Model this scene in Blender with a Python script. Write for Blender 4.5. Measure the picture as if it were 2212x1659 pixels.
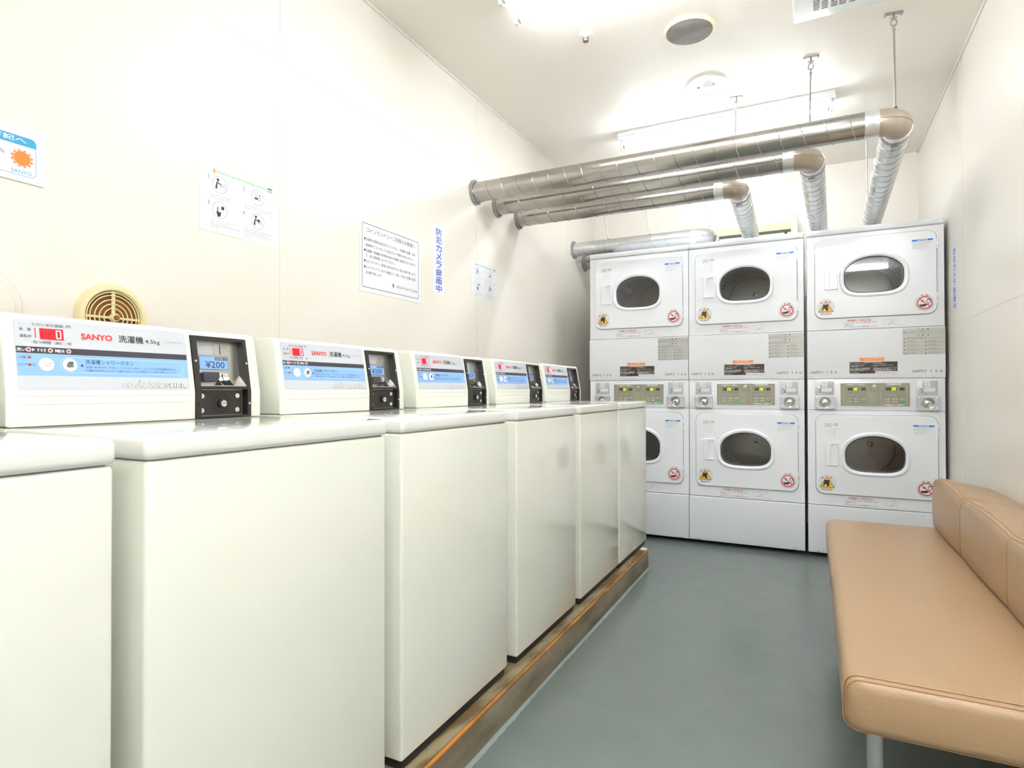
import bpy, bmesh, math, random
from mathutils import Vector, Matrix
from mathutils.geometry import tessellate_polygon

random.seed(7)
for _o in list(bpy.data.objects):
    bpy.data.objects.remove(_o)
SC = bpy.context.scene
COL = SC.collection
PI = math.pi

# ------------------------------------------------------------------ camera
cam_d = bpy.data.cameras.new('camera')
cam = bpy.data.objects.new('camera', cam_d)
COL.objects.link(cam)
FPX, YAW, PITCH, ROLL = 1290.8, 0.4641, 0.0093, 0.0016
cam_d.sensor_fit = 'HORIZONTAL'
cam_d.sensor_width = 36.0
cam_d.lens = 36.0 * FPX / 2212.0
cam_d.clip_start = 0.02
_s, _c = math.sin(YAW), math.cos(YAW)
_R = Vector((_c, _s, 0)); _F0 = Vector((-_s, _c, 0)); _Z = Vector((0, 0, 1))
_F = math.cos(PITCH) * _F0 + math.sin(PITCH) * _Z
_U = -math.sin(PITCH) * _F0 + math.cos(PITCH) * _Z
_R2 = math.cos(ROLL) * _R - math.sin(ROLL) * _U
_U2 = math.sin(ROLL) * _R + math.cos(ROLL) * _U
cam.matrix_world = Matrix(((_R2.x, _U2.x, -_F.x, 0), (_R2.y, _U2.y, -_F.y, 0), (_R2.z, _U2.z, -_F.z, 1.034), (0, 0, 0, 1)))
SC.camera = cam

# ------------------------------------------------------------------ world, exposure
w = bpy.data.worlds.new('world'); SC.world = w; w.use_nodes = True
w.node_tree.nodes['Background'].inputs[0].default_value = (1, 1, 1, 1)
w.node_tree.nodes['Background'].inputs[1].default_value = 0.7      # daylight let in by the added, unseen window
SC.view_settings.view_transform = 'Standard'
SC.view_settings.look = 'None'
SC.view_settings.gamma = 1.0
SC.view_settings.use_curve_mapping = False
SC.view_settings.exposure = 1.50
TUBE_POWER = 13.6          # emission strength of every fluorescent tube

# ------------------------------------------------------------------ materials
MATS = {}
def srgb(r, g, b):
    f = lambda c: (c / 255 / 12.92) if c / 255 <= 0.04045 else ((c / 255 + 0.055) / 1.055) ** 2.4
    return (f(r), f(g), f(b), 1)

def mat(name, col, rough=0.5, metal=0.0, spec=0.5, emit=None, estr=0, noise=None, bump=None, coat=0):
    m = bpy.data.materials.new(name); m.use_nodes = True
    nt = m.node_tree; b = nt.nodes['Principled BSDF']
    b.inputs['Base Color'].default_value = col
    b.inputs['Roughness'].default_value = rough
    b.inputs['Metallic'].default_value = metal
    b.inputs['Specular IOR Level'].default_value = spec
    b.inputs['Coat Weight'].default_value = coat
    b.inputs['Coat Roughness'].default_value = 0.035
    if emit:
        b.inputs['Emission Color'].default_value = emit
        b.inputs['Emission Strength'].default_value = estr
    if noise or bump:
        tc = nt.nodes.new('ShaderNodeTexCoord')
    if noise:                      # (scale, second colour, detail, low, high, stretch)
        sc, c2, det, lo, hi, st = noise
        mp = nt.nodes.new('ShaderNodeMapping'); mp.inputs['Scale'].default_value = st
        nt.links.new(tc.outputs['Object'], mp.inputs['Vector'])
        n = nt.nodes.new('ShaderNodeTexNoise'); n.inputs['Scale'].default_value = sc; n.inputs['Detail'].default_value = det
        nt.links.new(mp.outputs['Vector'], n.inputs['Vector'])
        r = nt.nodes.new('ShaderNodeMapRange'); r.inputs[1].default_value = lo; r.inputs[2].default_value = hi
        nt.links.new(n.outputs['Fac'], r.inputs[0])
        mx = nt.nodes.new('ShaderNodeMix'); mx.data_type = 'RGBA'
        mx.inputs[6].default_value = col; mx.inputs[7].default_value = c2
        nt.links.new(r.outputs[0], mx.inputs[0]); nt.links.new(mx.outputs[2], b.inputs['Base Color'])
    if bump:                       # (scale, strength, distance)
        n2 = nt.nodes.new('ShaderNodeTexNoise'); n2.inputs['Scale'].default_value = bump[0]; n2.inputs['Detail'].default_value = 4
        nt.links.new(tc.outputs['Object'], n2.inputs['Vector'])
        bp = nt.nodes.new('ShaderNodeBump'); bp.inputs['Strength'].default_value = bump[1]; bp.inputs['Distance'].default_value = bump[2]
        nt.links.new(n2.outputs['Fac'], bp.inputs['Height']); nt.links.new(bp.outputs[0], b.inputs['Normal'])
    MATS[name] = m
    return name

one = (1, 1, 1)
mat('wall_paint', srgb(242, 236, 226), 0.30, noise=(1.3, srgb(244, 239, 230), 2, .35, .7, one), bump=(5, .12, .01))
mat('ceiling_paint', srgb(250, 244, 234), 0.45, noise=(0.9, srgb(251, 246, 238), 2, .35, .7, one), bump=(4, .08, .01))
mat('seam_paint', srgb(232, 226, 214), 0.5)
mat('cove_paint', srgb(250, 247, 240), 0.4)
mat('floor_epoxy', srgb(117, 126, 122), 0.22, noise=(9, srgb(113, 123, 118), 6, .35, .7, one), bump=(60, .08, .002))
mat('caulk', srgb(134, 146, 143), 0.5, bump=(60, .8, .003))
mat('concrete', srgb(142, 132, 112), 0.85, noise=(9, srgb(112, 100, 78), 8, .38, .62, (1, .35, 1.6)), bump=(40, .5, .004))
mat('concrete_top', srgb(150, 138, 106), 0.8, noise=(11, srgb(106, 84, 48), 8, .4, .6, (2, .5, 1)), bump=(50, .5, .004))
mat('orange_edge', srgb(196, 124, 48), 0.6, noise=(14, srgb(138, 92, 48), 7, .42, .6, (1, .5, 1)))
mat('washer_cream', srgb(238, 239, 227), 0.16, coat=0.5)
mat('washer_lid', srgb(240, 240, 234), 0.12, coat=0.5)
mat('dark_plastic', srgb(38, 36, 36), 0.45)
mat('black_frame', srgb(44, 42, 40), 0.38)
mat('black', srgb(18, 18, 20), 0.4)
mat('charcoal', srgb(64, 62, 74), 0.4)
mat('label_silver', srgb(204, 208, 214), 0.35)
mat('label_blue', srgb(142, 186, 240), 0.35)
mat('ink', srgb(52, 52, 58), 0.5)
mat('ink_blue', srgb(44, 72, 122), 0.5)
mat('ink_grey', srgb(120, 122, 126), 0.5)
mat('ink_light', srgb(176, 178, 180), 0.5)
mat('ink_red', srgb(232, 62, 56), 0.5)
mat('logo_red', srgb(240, 66, 66), 0.4)
mat('white', srgb(244, 244, 244), 0.4)
mat('white_print', srgb(248, 248, 248), 0.5)
mat('led_window', srgb(205, 30, 42), 0.25, emit=srgb(220, 20, 40), estr=0.25)
mat('led_digit', srgb(255, 200, 220), 0.3, emit=srgb(255, 150, 200), estr=1.6)
mat('led_off', srgb(160, 16, 28), 0.3)
mat('red_lamp', srgb(190, 60, 56), 0.3)
mat('steel', (0.62, 0.61, 0.58, 1), 0.28, 0.95)
mat('chrome', (0.8, 0.8, 0.8, 1), 0.12, 1.0)
mat('plate_grey', srgb(200, 202, 206), 0.4, 0.3)
mat('rivet', srgb(214, 220, 210), 0.35, 0.3)
mat('poster', srgb(238, 241, 246), 0.35)
mat('poster_green', srgb(150, 214, 150), 0.5)
mat('poster_blue', srgb(112, 162, 232), 0.5)
mat('poster_red', srgb(244, 150, 142), 0.5)
mat('poster_yellow', srgb(252, 208, 110), 0.5)
mat('notice_blue', srgb(60, 100, 205), 0.5)
mat('sticker_cyan', srgb(62, 168, 216), 0.45)
mat('sticker_orange', srgb(250, 138, 62), 0.45)
mat('galvanised', (0.50, 0.48, 0.45, 1), 0.22, 0.95, noise=(7, (0.43, 0.41, 0.38, 1), 4, .3, .7, (.6, 1, 1)))
mat('galvanised_cool', (0.64, 0.66, 0.67, 1), 0.26, 0.85, noise=(14, (0.62, 0.64, 0.65, 1), 5, .3, .7, one))
mat('elbow_metal', (0.56, 0.50, 0.42, 1), 0.4, 0.6, noise=(12, (0.44, 0.36, 0.27, 1), 5, .35, .7, one))
mat('foil', (0.88, 0.88, 0.90, 1), 0.3, 0.9, bump=(38, .45, .008))
mat('putty', srgb(146, 148, 150), 0.7, bump=(90, .8, .004))
mat('rod', (0.45, 0.43, 0.42, 1), 0.4, 0.9)
mat('dryer_white', srgb(245, 247, 252), 0.22, coat=0.3)
mat('dryer_seam', srgb(172, 176, 182), 0.5)
mat('drum_metal', (0.66, 0.64, 0.61, 1), 0.36, 0.7, noise=(3, (0.56, 0.54, 0.52, 1), 2, .3, .7, (1, 1, .2)))
mat('drum_hole', srgb(30, 30, 30), 0.6)
mat('khaki', srgb(154, 152, 132), 0.4)
mat('khaki_line', srgb(214, 214, 206), 0.4)
mat('display_dark', srgb(92, 76, 60), 0.25)
mat('display_blank', srgb(82, 82, 80), 0.25)
mat('lcd_green', srgb(190, 230, 30), 0.3, emit=srgb(180, 240, 20), estr=1.1)
mat('button_green', srgb(48, 190, 124), 0.35)
mat('button_dot', srgb(88, 92, 104), 0.4)
mat('notice_bar', srgb(20, 128, 216), 0.45)
mat('warn_yellow', srgb(250, 190, 10), 0.45)
mat('warn_red', srgb(230, 44, 40), 0.45)
mat('sticker_clear', srgb(222, 228, 230), 0.35)
mat('sticker_orange2', srgb(250, 146, 40), 0.45)
mat('sticker_brown', srgb(62, 52, 46), 0.35)
mat('sticker_grey', srgb(196, 196, 192), 0.3, 0.2)
mat('leather', srgb(172, 142, 108), 0.34, noise=(5, srgb(171, 141, 106), 4, .35, .7, one), bump=(140, .25, .002))
mat('stitch', srgb(178, 124, 86), 0.5)
mat('vent_cream', srgb(240, 226, 178), 0.4)
mat('vent_inner', srgb(150, 98, 40), 0.7)
mat('vent_white', srgb(243, 234, 224), 0.4)
mat('speaker_cloth', srgb(150, 149, 146), 0.8, noise=(7, srgb(138, 134, 130), 2, .45, .6, (1, 2, 1)))
mat('speaker_rim', srgb(246, 238, 196), 0.4)
mat('fixture_white', srgb(236, 240, 242), 0.35)
mat('fixture_steel', srgb(168, 190, 202), 0.3, 0.6)
mat('tube_glow', (1, 1, 1, 1), 0.3, emit=(0.94, 0.97, 1.0, 1), estr=TUBE_POWER * .9)
mat('tube_glow_far', (1, 1, 1, 1), 0.3, emit=(0.94, 0.97, 1.0, 1), estr=TUBE_POWER * 2.05)
mat('tube_glow_added', (1, 1, 1, 1), 0.3, emit=(0.94, 0.97, 1.0, 1), estr=TUBE_POWER * 2.0)  # tubes of the two added fixtures out of view
mat('ac_cream', srgb(226, 222, 200), 0.45)
mat('ac_yellow', srgb(226, 224, 170), 0.4)
mat('vent_slot', srgb(60, 40, 36), 0.6)
mat('sprinkler_metal', srgb(150, 136, 124), 0.35, 0.7)
mat('chip', srgb(232, 222, 216), 0.7, bump=(80, .8, .004))
mat('door_paint', srgb(214, 208, 196), 0.4)
mat('leg_metal', (0.62, 0.63, 0.65, 1), 0.25, 0.9)

def glass_mat():
    m = bpy.data.materials.new('door_glass'); m.use_nodes = True; nt = m.node_tree
    nt.nodes.remove(nt.nodes['Principled BSDF']); out = nt.nodes['Material Output']
    t = nt.nodes.new('ShaderNodeBsdfTransparent'); t.inputs[0].default_value = (0.93, 0.94, 0.95, 1)
    g = nt.nodes.new('ShaderNodeBsdfGlossy'); g.inputs['Roughness'].default_value = 0.03
    f = nt.nodes.new('ShaderNodeFresnel'); f.inputs[0].default_value = 1.5
    x = nt.nodes.new('ShaderNodeMixShader')
    nt.links.new(f.outputs[0], x.inputs[0]); nt.links.new(t.outputs[0], x.inputs[1]); nt.links.new(g.outputs[0], x.inputs[2])
    nt.links.new(x.outputs[0], out.inputs['Surface'])
    MATS['door_glass'] = m
glass_mat()
_g = MATS['door_glass'].copy(); _g.name = 'added_window_glass'; MATS['added_window_glass'] = _g
for _n in _g.node_tree.nodes:
    if _n.type == 'BSDF_TRANSPARENT': _n.inputs[0].default_value = (.97, .98, .98, 1)

# ------------------------------------------------------------------ mesh builder
class Frame:
    """a flat drawing surface: origin, right, up; depth d goes along the outward normal"""
    def __init__(s, o, r, u):
        s.o = Vector(o); s.r = Vector(r); s.u = Vector(u); s.n = s.r.cross(s.u).normalized()
    def p(s, a, b, d=0.0):
        return s.o + s.r * a + s.u * b + s.n * d

_text_cache = {}
def text_geo(body, bold=0.0, shear=0.0):
    k = (body, bold, shear)
    if k not in _text_cache:
        c = bpy.data.curves.new('lettering', 'FONT'); c.body = body; c.resolution_u = 2; c.offset = bold; c.shear = shear
        o = bpy.data.objects.new('lettering', c)
        me = o.to_mesh()
        vs = [(v.co.x, v.co.y) for v in me.vertices]; fs = [tuple(p.vertices) for p in me.polygons]
        o.to_mesh_clear(); bpy.data.objects.remove(o); bpy.data.curves.remove(c)
        x0 = min(v[0] for v in vs); x1 = max(v[0] for v in vs); y0 = min(v[1] for v in vs); y1 = max(v[1] for v in vs)
        _text_cache[k] = ([((x - x0) / (x1 - x0), (y - y0) / (y1 - y0)) for x, y in vs], fs, (x1 - x0) / (y1 - y0))
    return _text_cache[k]

def rr_pts(a0, b0, a1, b1, rad, n=6):
    rad = min(rad, (a1 - a0) / 2 - 1e-5, (b1 - b0) / 2 - 1e-5)
    if rad <= 0: return [(a0, b0), (a1, b0), (a1, b1), (a0, b1)]
    out = []
    for cx, cy, s in ((a1 - rad, b0 + rad, -90), (a1 - rad, b1 - rad, 0), (a0 + rad, b1 - rad, 90), (a0 + rad, b0 + rad, 180)):
        for i in range(n + 1):
            t = math.radians(s + 90 * i / n); out.append((cx + rad * math.cos(t), cy + rad * math.sin(t)))
    return out
def circ(cx, cy, r, n=24, ry=None):
    ry = ry or r
    return [(cx + r * math.cos(2 * PI * i / n), cy + ry * math.sin(2 * PI * i / n)) for i in range(n)]

class M:
    def __init__(s, origin=(0, 0, 0)):
        s.v = []; s.f = []; s.m = []; s.o = Vector(origin)
    def add(s, vs, fs, mt):
        k = len(s.v); s.v += [Vector(q) for q in vs]
        s.f += [tuple(i + k for i in f) for f in fs]; s.m += [mt] * len(fs)
        return s
    def box(s, x0, x1, y0, y1, z0, z1, mt, bev=0.0, seg=2, rot=None):
        bm = bmesh.new()
        bmesh.ops.create_cube(bm, size=1)
        for q in bm.verts:
            q.co = Vector(((x0 + x1) / 2 + q.co.x * (x1 - x0), (y0 + y1) / 2 + q.co.y * (y1 - y0), (z0 + z1) / 2 + q.co.z * (z1 - z0)))
        if bev: bmesh.ops.bevel(bm, geom=list(bm.edges), offset=bev, segments=seg, profile=0.5, affect='EDGES')
        s.from_bm(bm, mt, rot)
        return s
    def from_bm(s, bm, mt, mtx=None):
        bm.verts.index_update()
        vs = [(mtx @ q.co if mtx else q.co.copy()) for q in bm.verts]
        s.add(vs, [tuple(q.index for q in f.verts) for f in bm.faces], mt); bm.free()
    def fbox(s, fr, a0, b0, a1, b1, d0, d1, mt, rad=0.0, bev=0.0, sides=None):
        """slab on a frame between depths d0 and d1 with rounded corners and a bevelled front rim"""
        s.slab(fr, rr_pts(a0, b0, a1, b1, rad), d0, d1, mt, bev)
        return s
    def slab(s, fr, pts, d0, d1, mt, bev=0.0):
        n = len(pts); rings = [(pts, d0)]
        if bev:
            rings += [(pts, d1 - bev), (inset(pts, bev * .35), d1 - bev * .3), (inset(pts, bev), d1)]
        else: rings += [(pts, d1)]
        vs = []; fs = []
        for r, d in rings: vs += [fr.p(a, b, d) for a, b in r]
        for k in range(len(rings) - 1):
            for i in range(n):
                j = (i + 1) % n; fs.append((k * n + i, k * n + j, (k + 1) * n + j, (k + 1) * n + i))
        L = (len(rings) - 1) * n
        fs.append(tuple(range(L, L + n))); fs.append(tuple(reversed(range(n))))
        s.add(vs, fs, mt); return s
    def poly(s, fr, pts, d, mt):
        s.add([fr.p(a, b, d) for a, b in pts], [tuple(range(len(pts)))], mt); return s
    def holed(s, fr, outer, holes, d, mt):
        loops = [[Vector((a, b, 0)) for a, b in outer]] + [[Vector((a, b, 0)) for a, b in h] for h in holes]
        tris = tessellate_polygon(loops); flat = [q for l in loops for q in l]
        vs = [fr.p(q.x, q.y, d) for q in flat]; fs = []
        for t in tris:
            n = (vs[t[1]] - vs[t[0]]).cross(vs[t[2]] - vs[t[0]])
            fs.append(t if n.dot(fr.n) > 0 else (t[0], t[2], t[1]))
        s.add(vs, fs, mt); return s
    def loops(s, fr, lst, mt, close=False):
        """lst: [(points, depth)] equally long rings lofted in order"""
        n = len(lst[0][0]); vs = []; fs = []
        for r, d in lst: vs += [fr.p(a, b, d) for a, b in r]
        for k in range(len(lst) - 1):
            for i in range(n):
                j = (i + 1) % n; fs.append((k * n + i, k * n + j, (k + 1) * n + j, (k + 1) * n + i))
        if close: L = (len(lst) - 1) * n; fs.append(tuple(range(L, L + n)))
        s.add(vs, fs, mt); return s
    def rings(s, rings, mt, cap=True, closed_loop=False):
        n = len(rings[0]); vs = [q for r in rings for q in r]; fs = []
        K = len(rings)
        for k in range(K if closed_loop else K - 1):
            kk = (k + 1) % K
            for i in range(n):
                j = (i + 1) % n; fs.append((k * n + i, k * n + j, kk * n + j, kk * n + i))
        if cap and not closed_loop:
            fs.append(tuple(reversed(range(n)))); fs.append(tuple(range((K - 1) * n, K * n)))
        s.add(vs, fs, mt); return s
    def tube(s, path, r, mt, n=12, cap=True, closed=False):
        path = [Vector(q) for q in path]; K = len(path); rg = []
        up = Vector((0, 0, 1)); prev = None
        for i, q in enumerate(path):
            a = path[(i - 1) % K] if (i or closed) else q; b = path[(i + 1) % K] if (i < K - 1 or closed) else q
            t = (b - a).normalized()
            if prev is None:
                x = t.cross(up if abs(t.z) < .9 else Vector((1, 0, 0))).normalized()
            else:
                x = (prev - t * prev.dot(t)).normalized()
            prev = x; y = t.cross(x); rad = r[i] if isinstance(r, (list, tuple)) else r
            rg.append([q + x * (rad * math.cos(2 * PI * j / n)) + y * (rad * math.sin(2 * PI * j / n)) for j in range(n)])
        s.rings(rg, mt, cap, closed); return s
    # flat drawing, each layer a hair in front of the one below
    def rect(s, fr, a0, b0, a1, b1, d, mt, rad=0): return s.poly(fr, rr_pts(a0, b0, a1, b1, rad), d, mt)
    def disc(s, fr, cx, cy, r, d, mt, n=24, ry=None): return s.poly(fr, circ(cx, cy, r, n, ry), d, mt)
    def ring(s, fr, cx, cy, r0, r1, d, mt, n=32):
        A = circ(cx, cy, r1, n); B = circ(cx, cy, r0, n)
        s.add([fr.p(a, b, d) for a, b in A + B], [(i, (i + 1) % n, n + (i + 1) % n, n + i) for i in range(n)], mt); return s
    def frame(s, fr, pts, wd, d, mt):
        q = inset(pts, wd); n = len(pts)
        s.add([fr.p(a, b, d) for a, b in pts + q], [(i, (i + 1) % n, n + (i + 1) % n, n + i) for i in range(n)], mt); return s
    def line(s, fr, a0, b0, a1, b1, wd, d, mt):
        t = Vector((a1 - a0, b1 - b0)); L = t.length or 1; nx, ny = -t.y / L * wd / 2, t.x / L * wd / 2
        return s.poly(fr, [(a0 + nx, b0 + ny), (a0 - nx, b0 - ny), (a1 - nx, b1 - ny), (a1 + nx, b1 + ny)], d, mt)
    def text(s, fr, body, a0, b0, a1, b1, d, mt, bold=0.0, shear=0.0):
        if bold and any(ord(q) > 0x2e80 for q in body):      # heavy kanji: overprinted with small shifts
            w_ = abs(bold) * (b1 - b0) * .9
            for k, (sx, sy) in enumerate(((-1, 0), (1, 0), (0, -.8), (0, .8))) if bold > 0 else ():
                s.text(fr, body, a0 + sx * w_, b0 + sy * w_, a1 + sx * w_, b1 + sy * w_, d - .00002 * (k + 1), mt)
            bold = 0.0
        g, fs, asp = text_geo(body, bold, shear)
        if a1 is None: a1 = a0 + asp * (b1 - b0)
        s.add([fr.p(a0 + x * (a1 - a0), b0 + y * (b1 - b0), d) for x, y in g], fs, mt); return s
    def dashes(s, fr, a0, a1, b, h, d, mt, seed=0, dens=.72):
        R = random.Random(seed); a = a0
        while a < a1 - h:
            wd = h * R.uniform(.5, 1.0); 
            if R.random() < dens + .15: s.rect(fr, a, b + h * R.uniform(0, .2), min(a + wd, a1), b + h * R.uniform(.75, 1), d, mt)
            a += wd + h * R.uniform(.15, .3)
        return s
    def build(s, name, parent=None, smooth=True, angle=32):
        me = bpy.data.meshes.new(name)
        me.from_pydata([tuple(q - s.o) for q in s.v], [], s.f)
        used = []
        for k in s.m:
            if k not in used: used.append(k)
        for k in used: me.materials.append(MATS[k])
        idx = {k: i for i, k in enumerate(used)}
        me.polygons.foreach_set('material_index', [idx[k] for k in s.m])
        if smooth:
            me.polygons.foreach_set('use_smooth', [True] * len(me.polygons))
            me.set_sharp_from_angle(angle=math.radians(angle))
        me.update()
        o = bpy.data.objects.new(name, me); COL.objects.link(o)
        if parent is not None: o.parent = parent
        return o

def inset(pts, d):
    """shrink a convex counter-clockwise outline by d"""
    n = len(pts); out = []
    for i in range(n):
        p0 = Vector(pts[i - 1]); p1 = Vector(pts[i]); p2 = Vector(pts[(i + 1) % n])
        e1 = (p1 - p0); e2 = (p2 - p1)
        if e1.length < 1e-9: e1 = e2
        if e2.length < 1e-9: e2 = e1
        n1 = Vector((-e1.y, e1.x)).normalized(); n2 = Vector((-e2.y, e2.x)).normalized()
        m = (n1 + n2); k = m.dot(n1)
        m = m / k if k > .2 else n1
        q = p1 + m * d; out.append((q.x, q.y))
    return out

def thing(name, label, cat, loc, group=None):
    o = bpy.data.objects.new(name, None); COL.objects.link(o); o.location = loc
    o.empty_display_size = .05
    return tag(o, label, cat, group)
def tag(o, label, cat, group=None):
    o['label'] = label; o['category'] = cat
    if group: o['group'] = group
    return o
def struct(m, name):
    o = m.build(name); o['kind'] = 'structure'; return o
def place(m, name, label, cat, loc, group=None):
    """a thing that is one mesh, its origin at loc"""
    m.o = Vector(loc); o = m.build(name); o.location = loc
    return tag(o, label, cat, group)
def copy_tree(o, parent=None):
    c = o.copy(); COL.objects.link(c); c.parent = parent
    for ch in [q for q in bpy.data.objects if q.parent == o]: copy_tree(ch, c)
    return c
def children(o): return [q for q in bpy.data.objects if q.parent == o]

# ------------------------------------------------------------------ the room
XL, XR, YF, YB, H = -1.7476, 0.70, -1.9, 5.165, 2.7507
T = 0.12
XE, YE = 2.45, 1.15        # unseen wing added on the right so more light reaches the washer fronts
m = M(); m.box(XL - T, XR + T, YE, YB + T, -T, 0, 'floor_epoxy'); m.box(XL - T, XE + T, YF - T, YE, -T, 0, 'floor_epoxy'); struct(m, 'floor')
m = M(); m.box(XL - T, XR + T, YE, YB + T, H, H + T, 'ceiling_paint'); m.box(XL - T, XE + T, YF - T, YE, H, H + T, 'ceiling_paint'); struct(m, 'ceiling')
m = M(); m.box(XL - T, XL, YF, YB, 0, H, 'wall_paint')
for y in (-1.31, .136, 1.582, 3.029, 4.475): m.box(XL, XL + .0008, y - .0016, y + .0016, 0, H, 'seam_paint')
m.box(XL, XL + .0008, YF, YB, 2.252, 2.2545, 'seam_paint')
struct(m, 'wall_left')
m = M(); m.box(XR, XR + T, YE, YB, 0, H, 'wall_paint'); m.box(XR + T, XE + T, YE, YE + T, 0, H, 'wall_paint')
for y in (3.76, 2.31): m.box(XR - .0008, XR, y - .0016, y + .0016, 0, H, 'seam_paint')
m.box(XR - .0008, XR, YE, YB, 1.382, 1.3845, 'seam_paint')
struct(m, 'wall_right')
m = M(); m.box(XL - T, XR + T, YB, YB + T, 0, H, 'wall_paint'); struct(m, 'wall_back')
m = M(); m.box(XL - T, XE + T, YF - T, YF, 0, H, 'wall_paint'); struct(m, 'wall_front')
WY0, WY1, WZ0, WZ1 = -1.55, .95, .25, 2.35
m = M(); m.box(XE, XE + T, YF, WY0, 0, H, 'wall_paint'); m.box(XE, XE + T, WY1, YE, 0, H, 'wall_paint')
m.box(XE, XE + T, WY0, WY1, 0, WZ0, 'wall_paint'); m.box(XE, XE + T, WY0, WY1, WZ1, H, 'wall_paint'); struct(m, 'wall_added_wing')  # end wall of the added wing, with the opening for its window
m = M()
for y in (WY0, (WY0 + WY1) / 2 - .02, WY1 - .04): m.box(XE + .03, XE + .08, y, y + .04, WZ0, WZ1, 'fixture_white', .003)
for z in (WZ0, WZ1 - .04): m.box(XE + .03, XE + .08, WY0, WY1, z, z + .04, 'fixture_white', .003)
struct(m, 'added_window_1')  # added window, out of view, for side light on the washer fronts
m = M(); m.box(XE + .05, XE + .056, WY0 + .03, WY1 - .03, WZ0 + .03, WZ1 - .03, 'added_window_glass')
o_ = m.build('added_window_pane', bpy.data.objects['added_window_1'])
_pl = bpy.data.lights.new('added_window_portal', 'AREA'); _pl.shape = 'RECTANGLE'; _pl.size = WY1 - WY0; _pl.size_y = WZ1 - WZ0; _pl.cycles.is_portal = True
_po = bpy.data.objects.new('added_window_portal', _pl); COL.objects.link(_po)
_po.matrix_world = Matrix(((0, 0, 1, XE + T), (1, 0, 0, (WY0 + WY1) / 2), (0, 1, 0, (WZ0 + WZ1) / 2), (0, 0, 0, 1)))
m = M(); m.box(XL, XL + .010, YF, YB, H - .010, H, 'cove_paint', .003); struct(m, 'trim_1')
m = M(); m.box(XR - .010, XR, YE, YB, H - .010, H, 'cove_paint', .003); struct(m, 'trim_2')
# concrete plinth under the washing machines
m = M((0, 0, 0))
PX = -0.847
m.box(XL, PX, -.9, 3.453, 0, .1015, 'concrete', .004)
m.box(XL, PX - .012, -.9, 3.449, .1012, .1065, 'concrete_top')
pl = struct(m, 'trim_3')
m = M(); m.box(PX - .0095, PX + .0008, -.9, 3.4535, .1000, .1075, 'orange_edge', .0018); struct(m, 'trim_4')
m = M()
N = 420; R = random.Random(4); vs = []; fs = []
for i in range(N + 1):
    y = -.9 + (3.453 + .9) * i / N; wd = .009 + .002 * math.sin(y * 5.3) + R.uniform(-.0012, .0018)
    vs += [(PX - .001, y, .008), (PX + wd, y, .0006), (PX - .001, y, 0)]
for i in range(N):
    k = i * 3; fs += [(k, k + 1, k + 4, k + 3), (k + 1, k + 2, k + 5, k + 4)]
m.add(vs, fs, 'caulk'); struct(m, 'trim_5')
m = M(); m.slab(Frame((0, 0, .1067), (1, 0, 0), (0, 1, 0)), [(-.888, 3.418), (-.868, 3.412), (-.853, 3.428), (-.856, 3.452), (-.884, 3.450)], 0, .009, 'chip', .002)
place(m, 'plaster_chip', 'small white broken chip lying on the far end of the concrete plinth', 'debris', (-.87, 3.435, .1065))
# the wall behind the camera: an entrance door
m = M(); m.box(-.55, .35, YF, YF + .04, 0, 2.05, 'door_paint', .003); struct(m, 'door_1')

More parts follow.
